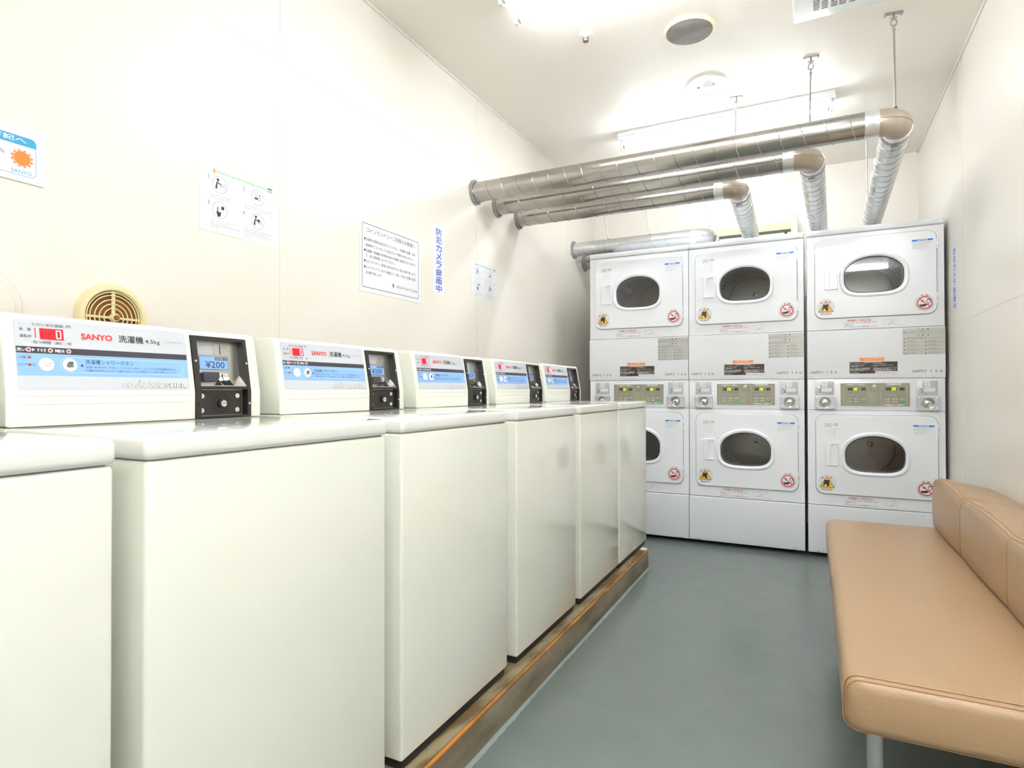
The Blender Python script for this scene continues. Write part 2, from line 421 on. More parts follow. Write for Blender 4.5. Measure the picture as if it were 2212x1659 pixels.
# ------------------------------------------------------------------ washing machines
WL = [-.055, .5534, 1.1760, 1.8080, 2.4300, 3.0100]     # near edge of each machine along the wall
WW = .5635
def make_washer(yl):
    loc = Vector((-1.18, yl + WW / 2, .1065))
    root = thing('washing_machine', '', 'washing machine', loc, 'row of coin washing machines on the plinth')
    O = loc
    FX = -.888
    # body
    m = M(O); m.box(-1.47, FX, yl, yl + WW, .1325, .9265, 'washer_cream', .007, 3)
    m.box(-1.47, -1.3015, yl + .001, yl + WW - .001, .9255, .9655, 'washer_cream', .006, 2)
    m.build('cabinet', root)
    m = M(O); m.box(-1.44, -.8955, yl + .010, yl + WW - .010, .1085, .134, 'dark_plastic', .002)
    m.build('base', root)
    for fx, fy in ((-.925, .03), (-.925, WW - .03), (-1.42, .03), (-1.42, WW - .03)):
        m = M(O); m.tube([(fx, yl + fy, .1067), (fx, yl + fy, .1135)], .016, 'dark_plastic', 16); m.build('foot', root)
    # lid
    m = M(O); m.box(-1.2985, -.8835, yl - .0025, yl + WW + .0025, .9280, .9655, 'washer_lid', .0105, 4)
    m.box(-1.285, -.896, yl + .008, yl + WW - .008, .9245, .930, 'putty')
    m.build('lid', root)
    # console housing, profile in X/Z, with a bay for the coin box
    def prof(d=0):
        return [(-1.300 - d, .9665 + d), (-1.300 - d, 1.030), (-1.3225 - d, 1.160), (-1.3250 - d, 1.1685 - d), (-1.3300 - d, 1.1765 - d), (-1.3385, 1.1800 - d), (-1.462 + d, 1.1800 - d), (-1.462 + d, .9665 + d)]
    def P(pr, y): return [Vector((x, yl + y, z)) for x, z in pr]
    m = M(O)
    y0, y1 = .0015, WW - .0015
    m.rings([P(prof(.006), y0), P(prof(.002), y0 + .0015), P(prof(0), y0 + .006), P(prof(0), .373)], 'washer_cream')
    m.rings([P(prof(0), .529), P(prof(0), y1 - .006), P(prof(.002), y1 - .0015), P(prof(.006), y1)], 'washer_cream')
    rec = [(-1.362, .9665), (-1.362, 1.1640), (-1.3245, 1.1640), (-1.3250, 1.1685), (-1.3300, 1.1765), (-1.3385, 1.1800), (-1.462, 1.1800), (-1.462, .9665)]
    m.rings([P(rec, .373), P(rec, .529)], 'washer_cream')
    F1 = Frame((-1.300, yl, 0), (0, 1, 0), (0, 0, 1))
    F2 = Frame((-1.300, yl, 1.030), (0, 1, 0), (-.1731, 0, 1))
    F2.p = (lambda fr: (lambda a, b, d=0.0: fr.o + fr.r * a + fr.u * (b - 1.030) + fr.n * d))(F2)   # b given as height
    for z in (1.0235, 1.008):        # two moulded ribs below the label
        m.box(-1.301, -1.2988, yl + .024, yl + .360, z - .0012, z + .0012, 'washer_cream', .0009, 2)
    con = m.build('console', root)
    # printed label
    m = M(O); e = .0004
    L = rr_pts(.022, 1.0355, .3605, 1.1690, .005)
    m.slab(F2, L, .0001, .0010, 'label_silver')
    d = .0012
    m.rect(F2, .0225, 1.104, .360, 1.1165, d, 'charcoal')
    m.rect(F2, .0225, 1.0615, .360, 1.1035, d, 'label_blue')
    d2 = .0016; d3 = .0020
    m.text(F2, 'ただいまの金額', .051, 1.1565, .104, 1.1625, d2, 'ink'); m.text(F2, '円', .110, 1.1565, .117, 1.1625, d2, 'ink')
    m.text(F2, '金　額', .030, 1.146, .049, 1.152, d2, 'ink'); m.text(F2, '運転中', .030, 1.133, .049, 1.139, d2, 'ink')
    m.text(F2, '残り時間（約）', .051, 1.1225, .099, 1.1285, d2, 'ink'); m.text(F2, '分', .110, 1.1225, .117, 1.1285, d2, 'ink')
    m.rect(F2, .0548, 1.1335, .0566, 1.1525, d2, 'ink_red')
    m.text(F2, 'SANYO', .135, 1.1365, .196, 1.149, d2, 'logo_red', bold=.035)
    m.text(F2, '洗濯機', .209, 1.1355, .261, 1.151, d2, 'ink', bold=.018)
    m.text(F2, '4.5kg', .265, 1.1345, .298, 1.146, d2, 'ink')
    m.text(F2, 'ASW-A45C(W)', .311, 1.1405, .352, 1.1450, d2, 'ink_light')
    m.text(F2, '洗い', .0235, 1.107, .038, 1.1135, d2, 'white_print', bold=.02)
    m.text(F2, 'すすぎ', .056, 1.107, .0715, 1.1135, d2, 'white_print', bold=.02)
    m.text(F2, '脱水', .090, 1.107, .1035, 1.1135, d2, 'white_print', bold=.02)
    for a in (.0482, .0865): m.poly(F2, [(a, 1.1075), (a + .005, 1.1105), (a, 1.1135)], d2, 'white_print')
    for a in (.0425, .0785, .1105): m.ring(F2, a, 1.1105, .0026, .0042, d2, 'white_print')
    m.text(F2, 'ふた開', .0235, 1.093, .0365, 1.098, d2, 'ink_blue'); m.text(F2, 'ふたロック中', .0235, 1.0795, .0385, 1.0845, d2, 'ink_blue'); m.text(F2, '点', .047, 1.0795, .052, 1.0845, d2, 'ink_blue')
    m.frame(F2, rr_pts(.093, 1.0685, .3475, 1.0985, .015, 10), .0004, d2, 'white_print')
    m.poly(F2, [(.129, 1.083), (.134, 1.0865), (.134, 1.0795)], d2, 'ink_blue')
    m.text(F2, '洗濯槽シャワーボタン', .139, 1.0860, .235, 1.0955, d2, 'ink_blue')
    m.text(F2, '・硬貨投入後10秒以内にふたを閉じ、シャワーボタンを押すと、ふたロックされ30秒間洗濯槽を洗浄します。', .137, 1.0785, .332, 1.0825, d2, 'ink_blue')
    m.text(F2, '・洗濯槽の洗浄が終わるとふたロック解除されます。ふたロック解除されてから洗剤と衣類を入れてください。', .137, 1.0715, .332, 1.0755, d2, 'ink_blue')
    def out_text(s, a0, b0, a1, b1):
        m.text(F2, s, a0, b0, a1, b1, d2, 'ink_grey', bold=.055); m.text(F2, s, a0 + .0006, b0 + .0006, a1 - .0006, b1 - .0006, d3, 'white_print', bold=.012)
    out_text('CO', .206, 1.0385, .232, 1.0495)
    m.line(F2, .2325, 1.0375, .2435, 1.0500, .0030, d2, 'ink_grey'); m.line(F2, .2325, 1.0375, .2435, 1.0500, .0014, d3, 'white_print')
    m.ring(F2, .2448, 1.0530, .0010, .0020, d2, 'ink_grey', 16)
    out_text('N', .2435, 1.0385, .2560, 1.0495)
    out_text('WASHER', .2615, 1.0385, .3530, 1.0495)
    lab = m.build('control_label', con)
    m = M(O); m.slab(F2, rr_pts(.0630, 1.1315, .1035, 1.1530, .001), .0002, .0018, 'led_window')
    def seg7(ch, a0, b0, a1, b1, d, mt, t=.0016):
        S = {'0': 'abcdef', '1': 'bc', '8': 'abcdefg'}[ch]; mb = (b0 + b1) / 2
        Q = dict(a=(a0, b1, a1, b1), b=(a1, mb, a1, b1), c=(a1, b0, a1, mb), d=(a0, b0, a1, b0), e=(a0, b0, a0, mb), f=(a0, mb, a0, b1), g=(a0, mb, a1, mb))
        for k in S: m.line(F2, *Q[k], t, d, mt)
    for a in (.0665, .0785): seg7('8', a, 1.1345, a + .0075, 1.1495, .0021, 'led_off', .001)
    seg7('0', .0912, 1.1345, .0985, 1.1495, .0022, 'led_digit', .0019)
    m.build('display', con)
    m = M(O); m.slab(F2, circ(.0695, 1.0830, .0128, 32), .0012, .0032, 'white', .0007)
    m.text(F2, 'ふたロック解除', .0605, 1.0835, .0785, 1.0868, .0034, 'ink_grey'); m.text(F2, '（一時停止）', .0630, 1.0788, .0760, 1.0812, .0034, 'ink_grey')
    m.build('unlock_button', con)
    m = M(O); m.slab(F2, circ(.1100, 1.0835, .0130, 32), .0012, .0032, 'white', .0007)
    m.rect(F2, .1045, 1.0785, .1160, 1.0895, .0034, 'ink')
    m.poly(F2, [(.1045, 1.0895), (.1045, 1.0855), (.1080, 1.0895)], .0036, 'white')
    for i in range(5):
        for j in range(4): m.disc(F2, .1066 + .0020 * i, 1.0800 + .0021 * j - .0004 * i + .0006, .00055, .0037, 'white_print', 6)
    m.build('shower_button', con)
    for a, b in ((.0425, 1.1105), (.0785, 1.1105), (.1105, 1.1105), (.0425, 1.0960), (.0425, 1.0820)):
        m = M(O); m.slab(F2, circ(a, b, .0024, 14), .0012, .0024, 'red_lamp', .0004); m.build('indicator_lamp', con)
    # coin box: black frame with a bent front, steel plate above, lock plate below
    def bar(yy0, yy1, pts, mt='black_frame'):
        mm.rings([[Vector((x, yl + yy0, z)) for x, z in pts], [Vector((x, yl + yy1, z)) for x, z in pts]], mt)
    side = [(-1.2955, .9630), (-1.2955, 1.0300), (-1.3190, 1.1655), (-1.361, 1.1655), (-1.361, .9670), (-1.2985, .9662), (-1.2985, .9630)]
    side = [(-1.361, .9672), (-1.2955, .9672), (-1.2955, 1.0300), (-1.3190, 1.1650), (-1.361, 1.1650)]
    mm = M(O)
    bar(.3745, .3870, side); bar(.5175, .5275, side)
    mm.box(-1.361, -1.3185, yl + .386, yl + .5185, 1.1570, 1.1650, 'black_frame')
    mm.box(-1.361, -1.2985, yl + .386, yl + .5185, 1.0355, 1.0430, 'black_frame')
    mm.box(-1.361, -1.2965, yl + .386, yl + .5185, .9672, .9715, 'black_frame')
    cb = mm.build('coin_box', root)
    m = M(O)
    FS = Frame((-1.3255, yl, 1.0435), (0, 1, 0), (-.125, 0, 1))
    FS.p = (lambda fr: (lambda a, b, d=0.0: fr.o + fr.r * a + fr.u * (b - 1.0435) + fr.n * d))(FS)
    m.slab(FS, [(.3870, 1.0435), (.5175, 1.0435), (.5175, 1.1565), (.3870, 1.1565)], -.004, 0, 'steel')
    m.box(-1.330, -1.2985, yl + .387, yl + .5175, 1.0432, 1.0450, 'chrome', .0006)
    for sg, ys in ((1, .5168), (-1, .3876)):      # triangular side gussets
        m.add([(-1.3255, yl + ys, 1.044), (-1.2990, yl + ys, 1.044), (-1.3290, yl + ys, 1.072), (-1.3255, yl + ys + sg * .0006, 1.044), (-1.2990, yl + ys + sg * .0006, 1.044), (-1.3290, yl + ys + sg * .0006, 1.072)], [(0, 1, 2), (5, 4, 3), (0, 3, 4, 1), (1, 4, 5, 2), (2, 5, 3, 0)], 'chrome')
    m.frame(FS, rr_pts(.4000, 1.0500, .4960, 1.1550, .006), .0007, .0004, 'ink_light')
    m.slab(FS, rr_pts(.4045, 1.1215, .4465, 1.1525, .004), 0, .0010, 'plate_grey')
    m.slab(FS, rr_pts(.4485, 1.1215, .4930, 1.1530, .004), 0, .0010, 'steel')
    m.rect(FS, .4648, 1.1240, .4666, 1.1485, .0013, 'black')
    m.text(FS, '100', .4695, 1.1385, .4855, 1.1490, .0013, 'ink_light')
    pln = m.build('coin_plate', cb)
    m = M(O)
    m.slab(FS, rr_pts(.4055, 1.0845, .4870, 1.1180, .003), .0001, .0012, 'ink_blue')
    m.slab(FS, rr_pts(.4065, 1.0855, .4860, 1.1170, .0025), .0008, .0015, 'label_blue')
    m.text(FS, '¥200', .4220, 1.0885, .4755, 1.1055, .0018, 'ink_blue', bold=.01)
    m.slab(FS, rr_pts(.4495, 1.1085, .4855, 1.1152, .0015), .0012, .0017, 'ink')
    m.text(FS, '100円投入口', .4510, 1.1097, .4840, 1.1142, .0020, 'white_print')
    m.build('price_label', cb)
    m = M(O); m.slab(FS, [(.4060, 1.0560), (.4100, 1.0535), (.4430, 1.0535), (.4500, 1.0610), (.4500, 1.0770), (.4100, 1.0770), (.4060, 1.0745)], 0, .014, 'charcoal', .002)
    m.build('return_lever', cb)
    m = M(O)       # curved chrome coin chute
    rg = []
    for i in range(7):
        t = i / 6; z = 1.0755 - .030 * t; x = -1.3285 + .024 * t ** 2
        rg.append([Vector((x + .0015, yl + .4525, z)), Vector((x + .0015, yl + .4825, z)), Vector((x - .002, yl + .4825, z)), Vector((x - .002, yl + .4525, z))])
    m.rings(rg, 'chrome')
    rg = []
    for i in range(7):
        t = i / 6; z = 1.0735 - .026 * t; x = -1.3285 + .024 * ((1.0755 - z) / .030) ** 2 + .0022
        rg.append([Vector((x, yl + .4640, z)), Vector((x, yl + .4668, z)), Vector((x - .001, yl + .4668, z)), Vector((x - .001, yl + .4640, z))])
    m.rings(rg, 'black'); m.build('coin_chute', cb)
    # lower lock plate
    FL = Frame((-1.3075, yl, 0), (0, 1, 0), (0, 0, 1))
    m = M(O); m.slab(FL, rr_pts(.3875, .9718, .5100, 1.0350, .004), -.01, 0, 'black_frame')
    m.frame(FL, rr_pts(.3875, .9718, .5100, 1.0350, .005), .0009, .0004, 'steel')
    m.ring(FL, .4485, 1.0010, .0205, .0225, .0006, 'black')
    lp = m.build('lock_plate', cb)
    for a in (.3960, .4950):
        for b in (1.0195, .9845):
            m = M(O); m.slab(FL, circ(a, b, .0062, 20), -.001, .0012, 'rivet', .0006); m.build('rivet', cb)
    m = M(O); m.slab(FL, circ(.4485, 1.001, .0115, 24), 0, .006, 'black', .001); m.slab(FL, circ(.4485, 1.001, .0082, 24), 0, .0115, 'chrome', .001)
    m.rect(FL, .4455, 1.0002, .4515, 1.0018, .0118, 'black'); m.build('lock', cb)
    for a, b, fr in ((.3805, 1.1030, F2), (.5225, 1.1020, F2), (.3805, 1.0010, F1), (.5225, 1.0000, F1)):
        m = M(O); m.slab(fr, circ(a, b, .0028, 14), .0035, .0052, 'rivet' if a > .5 or b > 1.05 else 'black', .0006); m.build('screw', cb)
    for q in children(con) + children(cb) + children(root): pass
    return root

wlab = ['cream coin washing machine cut off by the left picture edge, its console out of view',
        'cream coin washing machine with the largest visible console, below the round grille vent',
        'cream coin washing machine standing second in line of visible consoles, below the large framed notice',
        'cream coin washing machine below the narrow vertical blue-lettered notice, mid row',
        'cream coin washing machine next to last on the plinth, reflecting a dark dryer window',
        'cream coin washing machine at the far end of the plinth, closest to the stacked dryers']
w0 = make_washer(WL[1])
for i, y in enumerate(WL):
    o = w0 if i == 1 else copy_tree(w0)
    o.location.y = y + WW / 2; o['label'] = wlab[i]

# ------------------------------------------------------------------ stacked dryers
DY = 4.133
def winpts(cx, cz, k=0.0, n=72):
    out = []
    for i in range(n):
        t = 2 * PI * i / n; c, s = math.cos(t), math.sin(t)
        p = 2.05 if s > 0 else 3.5
        b = (.104 + k) if s > 0 else (.107 + k)
        a = .150 + k
        out.append((cx + a * math.copysign(abs(c) ** (2 / p), c), cz + b * math.copysign(abs(s) ** (2 / p), s)))
    return out
def resample(pts, n):
    L = [0]
    for i in range(len(pts)): L.append(L[-1] + (Vector(pts[(i + 1) % len(pts)]) - Vector(pts[i])).length)
    out = []; k = 0
    for i in range(n):
        t = L[-1] * i / n
        while L[k + 1] < t: k += 1
        f = (t - L[k]) / max(L[k + 1] - L[k], 1e-9); a = Vector(pts[k]); b = Vector(pts[(k + 1) % len(pts)])
        q = a + (b - a) * f; out.append((q.x, q.y))
    return out

def display_mesh(m, fr, a0, a1, s, d):
    m.slab(fr, rr_pts(a0, 1.0250, a1, 1.0420, .001), 0, d, 'display_dark')
    x = a1 - .004 - .0115 * len(s)
    for ch in s:
        S = {'0': 'abcdef', '1': 'bc'}[ch]; b0, b1 = 1.0275, 1.0395; mb = (b0 + b1) / 2
        X0, X1 = x + .001, x + .0085; sh = .0010
        Q = dict(a=(X0 + sh, b1, X1 + sh, b1), b=(X1, mb, X1 + sh, b1), c=(X1 - sh, b0, X1, mb), d=(X0 - sh, b0, X1 - sh, b0), e=(X0 - sh, b0, X0, mb), f=(X0, mb, X0 + sh, b1))
        for k in S: m.line(fr, *Q[k], .0019, d + .0003, 'lcd_green')
        x += .0115

def make_dryer(x0, digits):
    W = .6985; loc = Vector((x0 + W / 2, DY + .35, 0)); O = loc
    fr = Frame((x0, DY, 0), (1, 0, 0), (0, 0, 1))
    root = thing('stacked_dryer', '', 'tumble dryer', loc, 'stacked coin dryers against the back wall')
    # cabinet
    m = M(O)
    zc = (1.7165, .6475); cx = .353
    holes = [resample(winpts(cx, z, -.002), 64) for z in zc]
    core = rr_pts(.0, .030, W, 1.974, .003)
    m.box(x0 + .0015, x0 + W - .0015, DY + .006, DY + .70, .030, 1.974, 'dryer_white') if False else None
    y0, y1 = DY + .005, DY + .70
    X0, X1, Z0, Z1 = x0 + .001, x0 + W - .001, .030, 1.975
    vs = [(X0, y0, Z0), (X1, y0, Z0), (X1, y0, Z1), (X0, y0, Z1), (X0, y1, Z0), (X1, y1, Z0), (X1, y1, Z1), (X0, y1, Z1)]
    m.add(vs, [(0, 3, 7, 4), (1, 5, 6, 2), (0, 4, 5, 1), (4, 7, 6, 5), (3, 2, 6, 7)], 'dryer_white')
    m.holed(fr, [(.001, .030), (W - .001, .030), (W - .001, 1.975), (.001, 1.975)], holes, -.005, 'dryer_seam')
    # front skins of both tumblers, with window openings
    for (za, zb), h in (((1.3945, 1.9735), holes[0]), ((.3260, .9045), holes[1])):
        o4 = rr_pts(.0015, za, W - .0015, zb, .003); o5 = inset(o4, .002)
        m.loops(fr, [(o4, -.005), (o4, -.002), (o5, 0)], 'dryer_white'); m.holed(fr, o5, [h], 0, 'dryer_white')
        m.loops(fr, [(h, 0), (h, -.062)], 'dryer_seam')
    m.fbox(fr, .0015, .9065, W - .0015, 1.0960, -.005, 0, 'dryer_white', .003, .002)
    # top cap with rounded front edge
    m.box(x0, x0 + W, DY - .004, DY + .70, 1.9765, 2.0125, 'dryer_white', .009, 4)
    m.build('cabinet', root)
    for fx in (.06, W - .06):
        for fy in (.12, .60):
            q = M(O); q.tube([(x0 + fx, DY + fy, 0), (x0 + fx, DY + fy, .031)], .02, 'dark_plastic', 14); q.build('foot', root)
    # drums
    for z in zc:
        m = M(O); zz = z - .02; n = 72; rad = .286
        C = lambda r, d: circ(cx, zz, r, n)
        wh = resample(winpts(cx, z, -.002), n)
        m.loops(fr, [(C(rad, 0), -.064), (C(rad, 0), -.60)], 'drum_metal')
        m.loops(fr, [(C(rad, 0), -.60), (C(.275, 0), -.615), (C(.17, 0), -.615), (C(.16, 0), -.600), (C(.10, 0), -.600)], 'drum_metal', True)
        m.holed(fr, C(rad, 0), [resample(winpts(cx, z, -.002), 64)], -.064, 'drum_metal')
        for k in range(3):     # lifting ribs
            t = 2 * PI * k / 3 + .5
            rg = []
            for dd in (-.08, -.60):
                a, b = math.cos(t), math.sin(t); p, q2 = -b, a
                rg.append([fr.p(cx + a * (rad + .002) + p * .05, zz + b * (rad + .002) + q2 * .05, dd), fr.p(cx + a * (rad - .05) + p * .012, zz + b * (rad - .05) + q2 * .012, dd), fr.p(cx + a * (rad - .05) - p * .012, zz + b * (rad - .05) - q2 * .012, dd), fr.p(cx + a * (rad + .002) - p * .05, zz + b * (rad + .002) - q2 * .05, dd)])
            m.rings(rg, 'drum_metal')
        for r in (.19, .202, .214, .226, .238, .25):
            for i in range(56):
                t = 2 * PI * i / 56 + r * 9
                if (i // 7) % 2 == 0: m.disc(fr, cx + r * math.cos(t), zz + r * math.sin(t), .0032, -.6135, 'drum_hole', 6)
        m.slab(fr, circ(cx + .02, zz + .03, .018, 20), -.600, -.585, 'steel', .003)
        m.build('drum', root)
    # doors
    for zi, z in enumerate(zc):
        o = -1.069 * zi
        m = M(O)
        gasket = rr_pts(.0425, 1.4615 + o, .6630, 1.9485 + o, .048, 8)
        m.holed(fr, gasket, [winpts(cx, z, .02)], .0025, 'dryer_seam'); m.loops(fr, [(gasket, 0), (gasket, .0025)], 'dryer_seam')
        out = rr_pts(.0460, 1.4655 + o, .6595, 1.9450 + o, .045, 8)
        rim = winpts(cx, z, .024); rimo = winpts(cx, z, .028)
        i1 = inset(out, .0035)
        m.loops(fr, [(out, .001), (out, .011), (inset(out, .001), .0135), (i1, .0145)], 'dryer_white')
        m.holed(fr, i1, [rimo], .0145, 'dryer_white')
        m.loops(fr, [(rimo, .0145), (winpts(cx, z, .0265), .0150), (winpts(cx, z, .0235), .0195), (winpts(cx, z, .018), .0235), (winpts(cx, z, .010), .0235), (winpts(cx, z, .004), .0200), (winpts(cx, z, .0015), .0120), (winpts(cx, z, 0), .0110), (winpts(cx, z, 0), -.002)], 'dryer_white')
        # inner seal seen as the thin dark line round the pane
        m.loops(fr, [(winpts(cx, z, .0018), .0126), (winpts(cx, z, -.0015), .0112), (winpts(cx, z, -.0015), .004)], 'dark_plastic')
        door = m.build('door', root)
        m = M(O); m.slab(fr, winpts(cx, z, -.0005), .005, .0085, 'door_glass'); m.build('door_glass', door)
        # recessed pull handle
        m = M(O)
        ho = rr_pts(.0960, 1.6380 + o, .1680, 1.7775 + o, .005, 4)
        pk = [(.1240, 1.6500 + o), (.1300, 1.6440 + o), (.1600, 1.6420 + o), (.1630, 1.6600 + o), (.1650, 1.7080 + o), (.1630, 1.7560 + o), (.1600, 1.7740 + o), (.1300, 1.7690 + o), (.1240, 1.7620 + o), (.1225, 1.7300 + o), (.1225, 1.6800 + o)]
        hi = inset(ho, .002)
        m.loops(fr, [(ho, .0145), (ho, .0205), (hi, .0250)], 'dryer_white'); m.holed(fr, hi, [pk], .0250, 'dryer_white')
        pc = [((a - .144) * .93 + .144, (b - (1.708 + o)) * .97 + 1.708 + o) for a, b in pk]
        m.loops(fr, [(pk, .0250), (pc, .0148)], 'dryer_white', True)
        m.build('handle', door)
        for zz in (1.8665, 1.5525):
            m = M(O); m.box(x0 + .6585, x0 + .6655, DY - .0185, DY - .002, zz + o - .033, zz + o + .033, 'dryer_white', .002)
            m.box(x0 + .6595, x0 + .6645, DY - .0195, DY - .0175, zz + o - .012, zz + o + .012, 'steel'); m.build('hinge', door)
        D = .0149
        m = M(O)      # blue-headed notice
        m.slab(fr, [(.5425, 1.8345 + o), (.6430, 1.8345 + o), (.6430, 1.8945 + o), (.5425, 1.8945 + o)], .0146, D, 'poster')
        m.rect(fr, .5425, 1.8850 + o, .6430, 1.8945 + o, D + .0002, 'notice_bar'); m.text(fr, 'NOTICE', .5675, 1.8862 + o, .6180, 1.8933 + o, D + .0005, 'white_print', .04)
        for k, (b, s) in enumerate(((1.8795, .96), (1.8765, .98), (1.8690, .85), (1.8660, .9), (1.8630, .5), (1.8540, .8), (1.8510, .5), (1.8450, .75), (1.8415, .5))):
            m.dashes(fr, .545, .545 + .095 * s, b + o, .0016, D + .0003, 'ink_light', seed=k)
        m.build('notice_sticker', door)
        m = M(O)      # door-closing advice, dotted lettering and faint drawing
        m.slab(fr, [(.0920, 1.8080 + o), (.1660, 1.8080 + o), (.1660, 1.8970 + o), (.0920, 1.8970 + o)], .0146, D, 'dryer_white')
        m.text(fr, 'ドアはカチッと音が', .0940, 1.8885 + o, .1640, 1.8950 + o, D + .0004, 'ink', .02); m.text(fr, 'するまでしっかり閉', .0940, 1.8800 + o, .1640, 1.8865 + o, D + .0004, 'ink', .02)
        m.text(fr, 'めて下さい', .0940, 1.8715 + o, .1320, 1.8780 + o, D + .0004, 'ink', .02)
        for q in ([(.108, 1.862), (.150, 1.857), (.144, 1.815), (.110, 1.822)], [(.116, 1.850), (.132, 1.850), (.132, 1.834), (.116, 1.834)], [(.138, 1.860), (.158, 1.866), (.150, 1.822), (.144, 1.815)]):
            for i in range(4):
                a, b = q[i], q[(i + 1) % 4]; m.line(fr, a[0], a[1] + o, b[0], b[1] + o, .0007, D + .0004, 'ink_light')
        m.build('advice_sticker', door)
        m = M(O)      # fire hazard disc
        m.slab(fr, circ(.1040, 1.5330 + o, .0500, 36), .0146, D, 'sticker_clear')
        T3 = [(.0625, 1.5035), (.1455, 1.5035), (.1040, 1.5730)]
        m.poly(fr, [(a, b + o) for a, b in T3], D + .0002, 'ink'); m.poly(fr, [(a, b + o) for a, b in inset(T3, .0022)], D + .0004, 'warn_yellow')
        m.poly(fr, [(a, b + o) for a, b in [(.0885, 1.5470), (.0970, 1.5505), (.1040, 1.5475), (.1110, 1.5505), (.1195, 1.5505), (.1205, 1.5455), (.1165, 1.5445), (.1165, 1.5125), (.0860, 1.5095), (.0855, 1.5200), (.0905, 1.5440), (.0860, 1.5425)]], D + .0006, 'ink')
        m.poly(fr, [(a, b + o) for a, b in [(.0890, 1.5105), (.1010, 1.5115), (.1035, 1.5170), (.0985, 1.5260), (.0960, 1.5190), (.0940, 1.5230), (.0900, 1.5175)]], D + .0008, 'white_print')
        m.text(fr, '危', .0740, 1.5560 + o, .0860, 1.5665 + o, D + .0004, 'warn_red', .03); m.text(fr, '険', .1180, 1.5575 + o, .1300, 1.5680 + o, D + .0004, 'warn_red', .03)
        m.text(fr, '乾燥後は早く取り出す', .0760, 1.4975 + o, .1320, 1.5010 + o, D + .0004, 'ink_grey'); m.text(fr, '発火の恐れ有', .0760, 1.4870 + o, .1310, 1.4955 + o, D + .0004, 'warn_red', .02)
        m.build('fire_warning_sticker', door)
        m = M(O)      # no-oil disc
        cX, cZ = .6015, 1.5285 + o
        m.slab(fr, circ(cX, cZ + .001, .0480, 40), .0146, D, 'sticker_clear')
        m.disc(fr, cX, cZ, .0345, D + .0002, 'white_print', 36); m.ring(fr, cX, cZ, .0310, .0365, D + .0009, 'warn_red', 40)
        m.text(fr, '油', cX - .0190, cZ + .0020, cX - .0030, cZ + .0170, D + .0005, 'ink', .02)
        m.slab(fr, [(a + cX, b + cZ) for a, b in ((-.025, -.014), (-.020, -.022), (.004, -.022), (.009, -.014), (.022, -.009), (.022, -.006), (-.025, -.010))], D, D + .0005, 'ink')
        m.ring(fr, cX + .0180, cZ + .0080, .0075, .0105, D + .0005, 'ink', 20); m.rect(fr, cX + .0100, cZ + .0170, cX + .0260, cZ + .0200, D + .0005, 'ink')
        m.line(fr, cX - .0235, cZ + .0235, cX + .0235, cZ - .0235, .0045, D + .0009, 'warn_red')
        m.text(fr, '危', cX - .0180, cZ + .0375, cX - .0060, cZ + .0465, D + .0004, 'warn_red', .03); m.text(fr, '険', cX + .0060, cZ + .0375, cX + .0180, cZ + .0465, D + .0004, 'warn_red', .03)
        for k in range(15):
            t = math.radians(197 + k * 10.4); m.disc(fr, cX + .0410 * math.cos(t), cZ + .0410 * math.sin(t), .0021, D + .0004, 'warn_red', 6)
            t = math.radians(202 + k * 9.8); m.disc(fr, cX + .0455 * math.cos(t), cZ + .0455 * math.sin(t), .0012, D + .0004, 'ink_grey', 6)
        m.build('oil_warning_sticker', door)
        m = M(O)      # lint advice strip below the door
        m.slab(fr, [(.1850, 1.3965 + o), (.5350, 1.3965 + o), (.5350, 1.4580 + o), (.1850, 1.4580 + o)], 0, .0006, 'dryer_white')
        m.text(fr, '・乾燥機をご利用の前に・', .2100, 1.4400 + o, .3560, 1.4520 + o, .0009, 'ink_red', .02)
        m.text(fr, 'リントフィルターのホコリを取り除いてから', .1980, 1.4285 + o, .3690, 1.4370 + o, .0009, 'ink'); m.text(fr, 'ご使用下さい。', .1980, 1.4160 + o, .2560, 1.4245 + o, .0009, 'ink')
        m.text(fr, 'ホコリがたまっていると乾燥が悪くなります。', .1980, 1.4035 + o, .3740, 1.4120 + o, .0009, 'ink')
        for a0, b0, a1, b1 in ((.398, 1.447, .398, 1.404), (.398, 1.447, .412, 1.438), (.412, 1.438, .455, 1.452), (.412, 1.438, .412, 1.402), (.412, 1.402, .450, 1.416), (.450, 1.416, .450, 1.450), (.440, 1.430, .480, 1.452), (.455, 1.422, .488, 1.446), (.430, 1.446, .446, 1.428)):
            m.line(fr, a0, b0 + o, a1, b1 + o, .0009, .0009, 'ink_light')
        m.line(fr, .422, 1.414 + o, .446, 1.424 + o, .0016, .0010, 'ink'); m.line(fr, .446, 1.424 + o, .468, 1.414 + o, .0007, .0010, 'ink_red')
        m.text(fr, 'リントフィルター', .4570, 1.4055 + o, .5130, 1.4115 + o, .0009, 'ink_red')
        m.build('lint_advice_label', root)
    # access panel between the tumblers
    m = M(O)
    yy = lambda d: DY - d
    pr = [(.0, 1.3905), (.010, 1.3905), (.0125, 1.3880), (.0125, 1.1240), (.004, 1.0985), (-.004, 1.0985)]
    rg = [[Vector((x0 + a, yy(d), z)) for d, z in pr] for a in (.0015, W - .0015)]
    m.rings([list(reversed(r)) for r in rg], 'dryer_white')
    ap = m.build('access_panel', root)
    for a in (.0590, W - .0590):
        m = M(O); m.slab(Frame((x0, DY - .004, 1.1045), (1, 0, 0), (0, .3, 1)), circ(a, 0, .0055, 18), .001, .004, 'steel', .001)
        m.slab(Frame((x0, DY - .004, 1.1045), (1, 0, 0), (0, .3, 1)), [(a - .024, -.006), (a + .024, -.006), (a + .010, .010), (a - .010, .010)], .0, .0022, 'dryer_white', .001); m.build('screw', ap)
    D = .0130
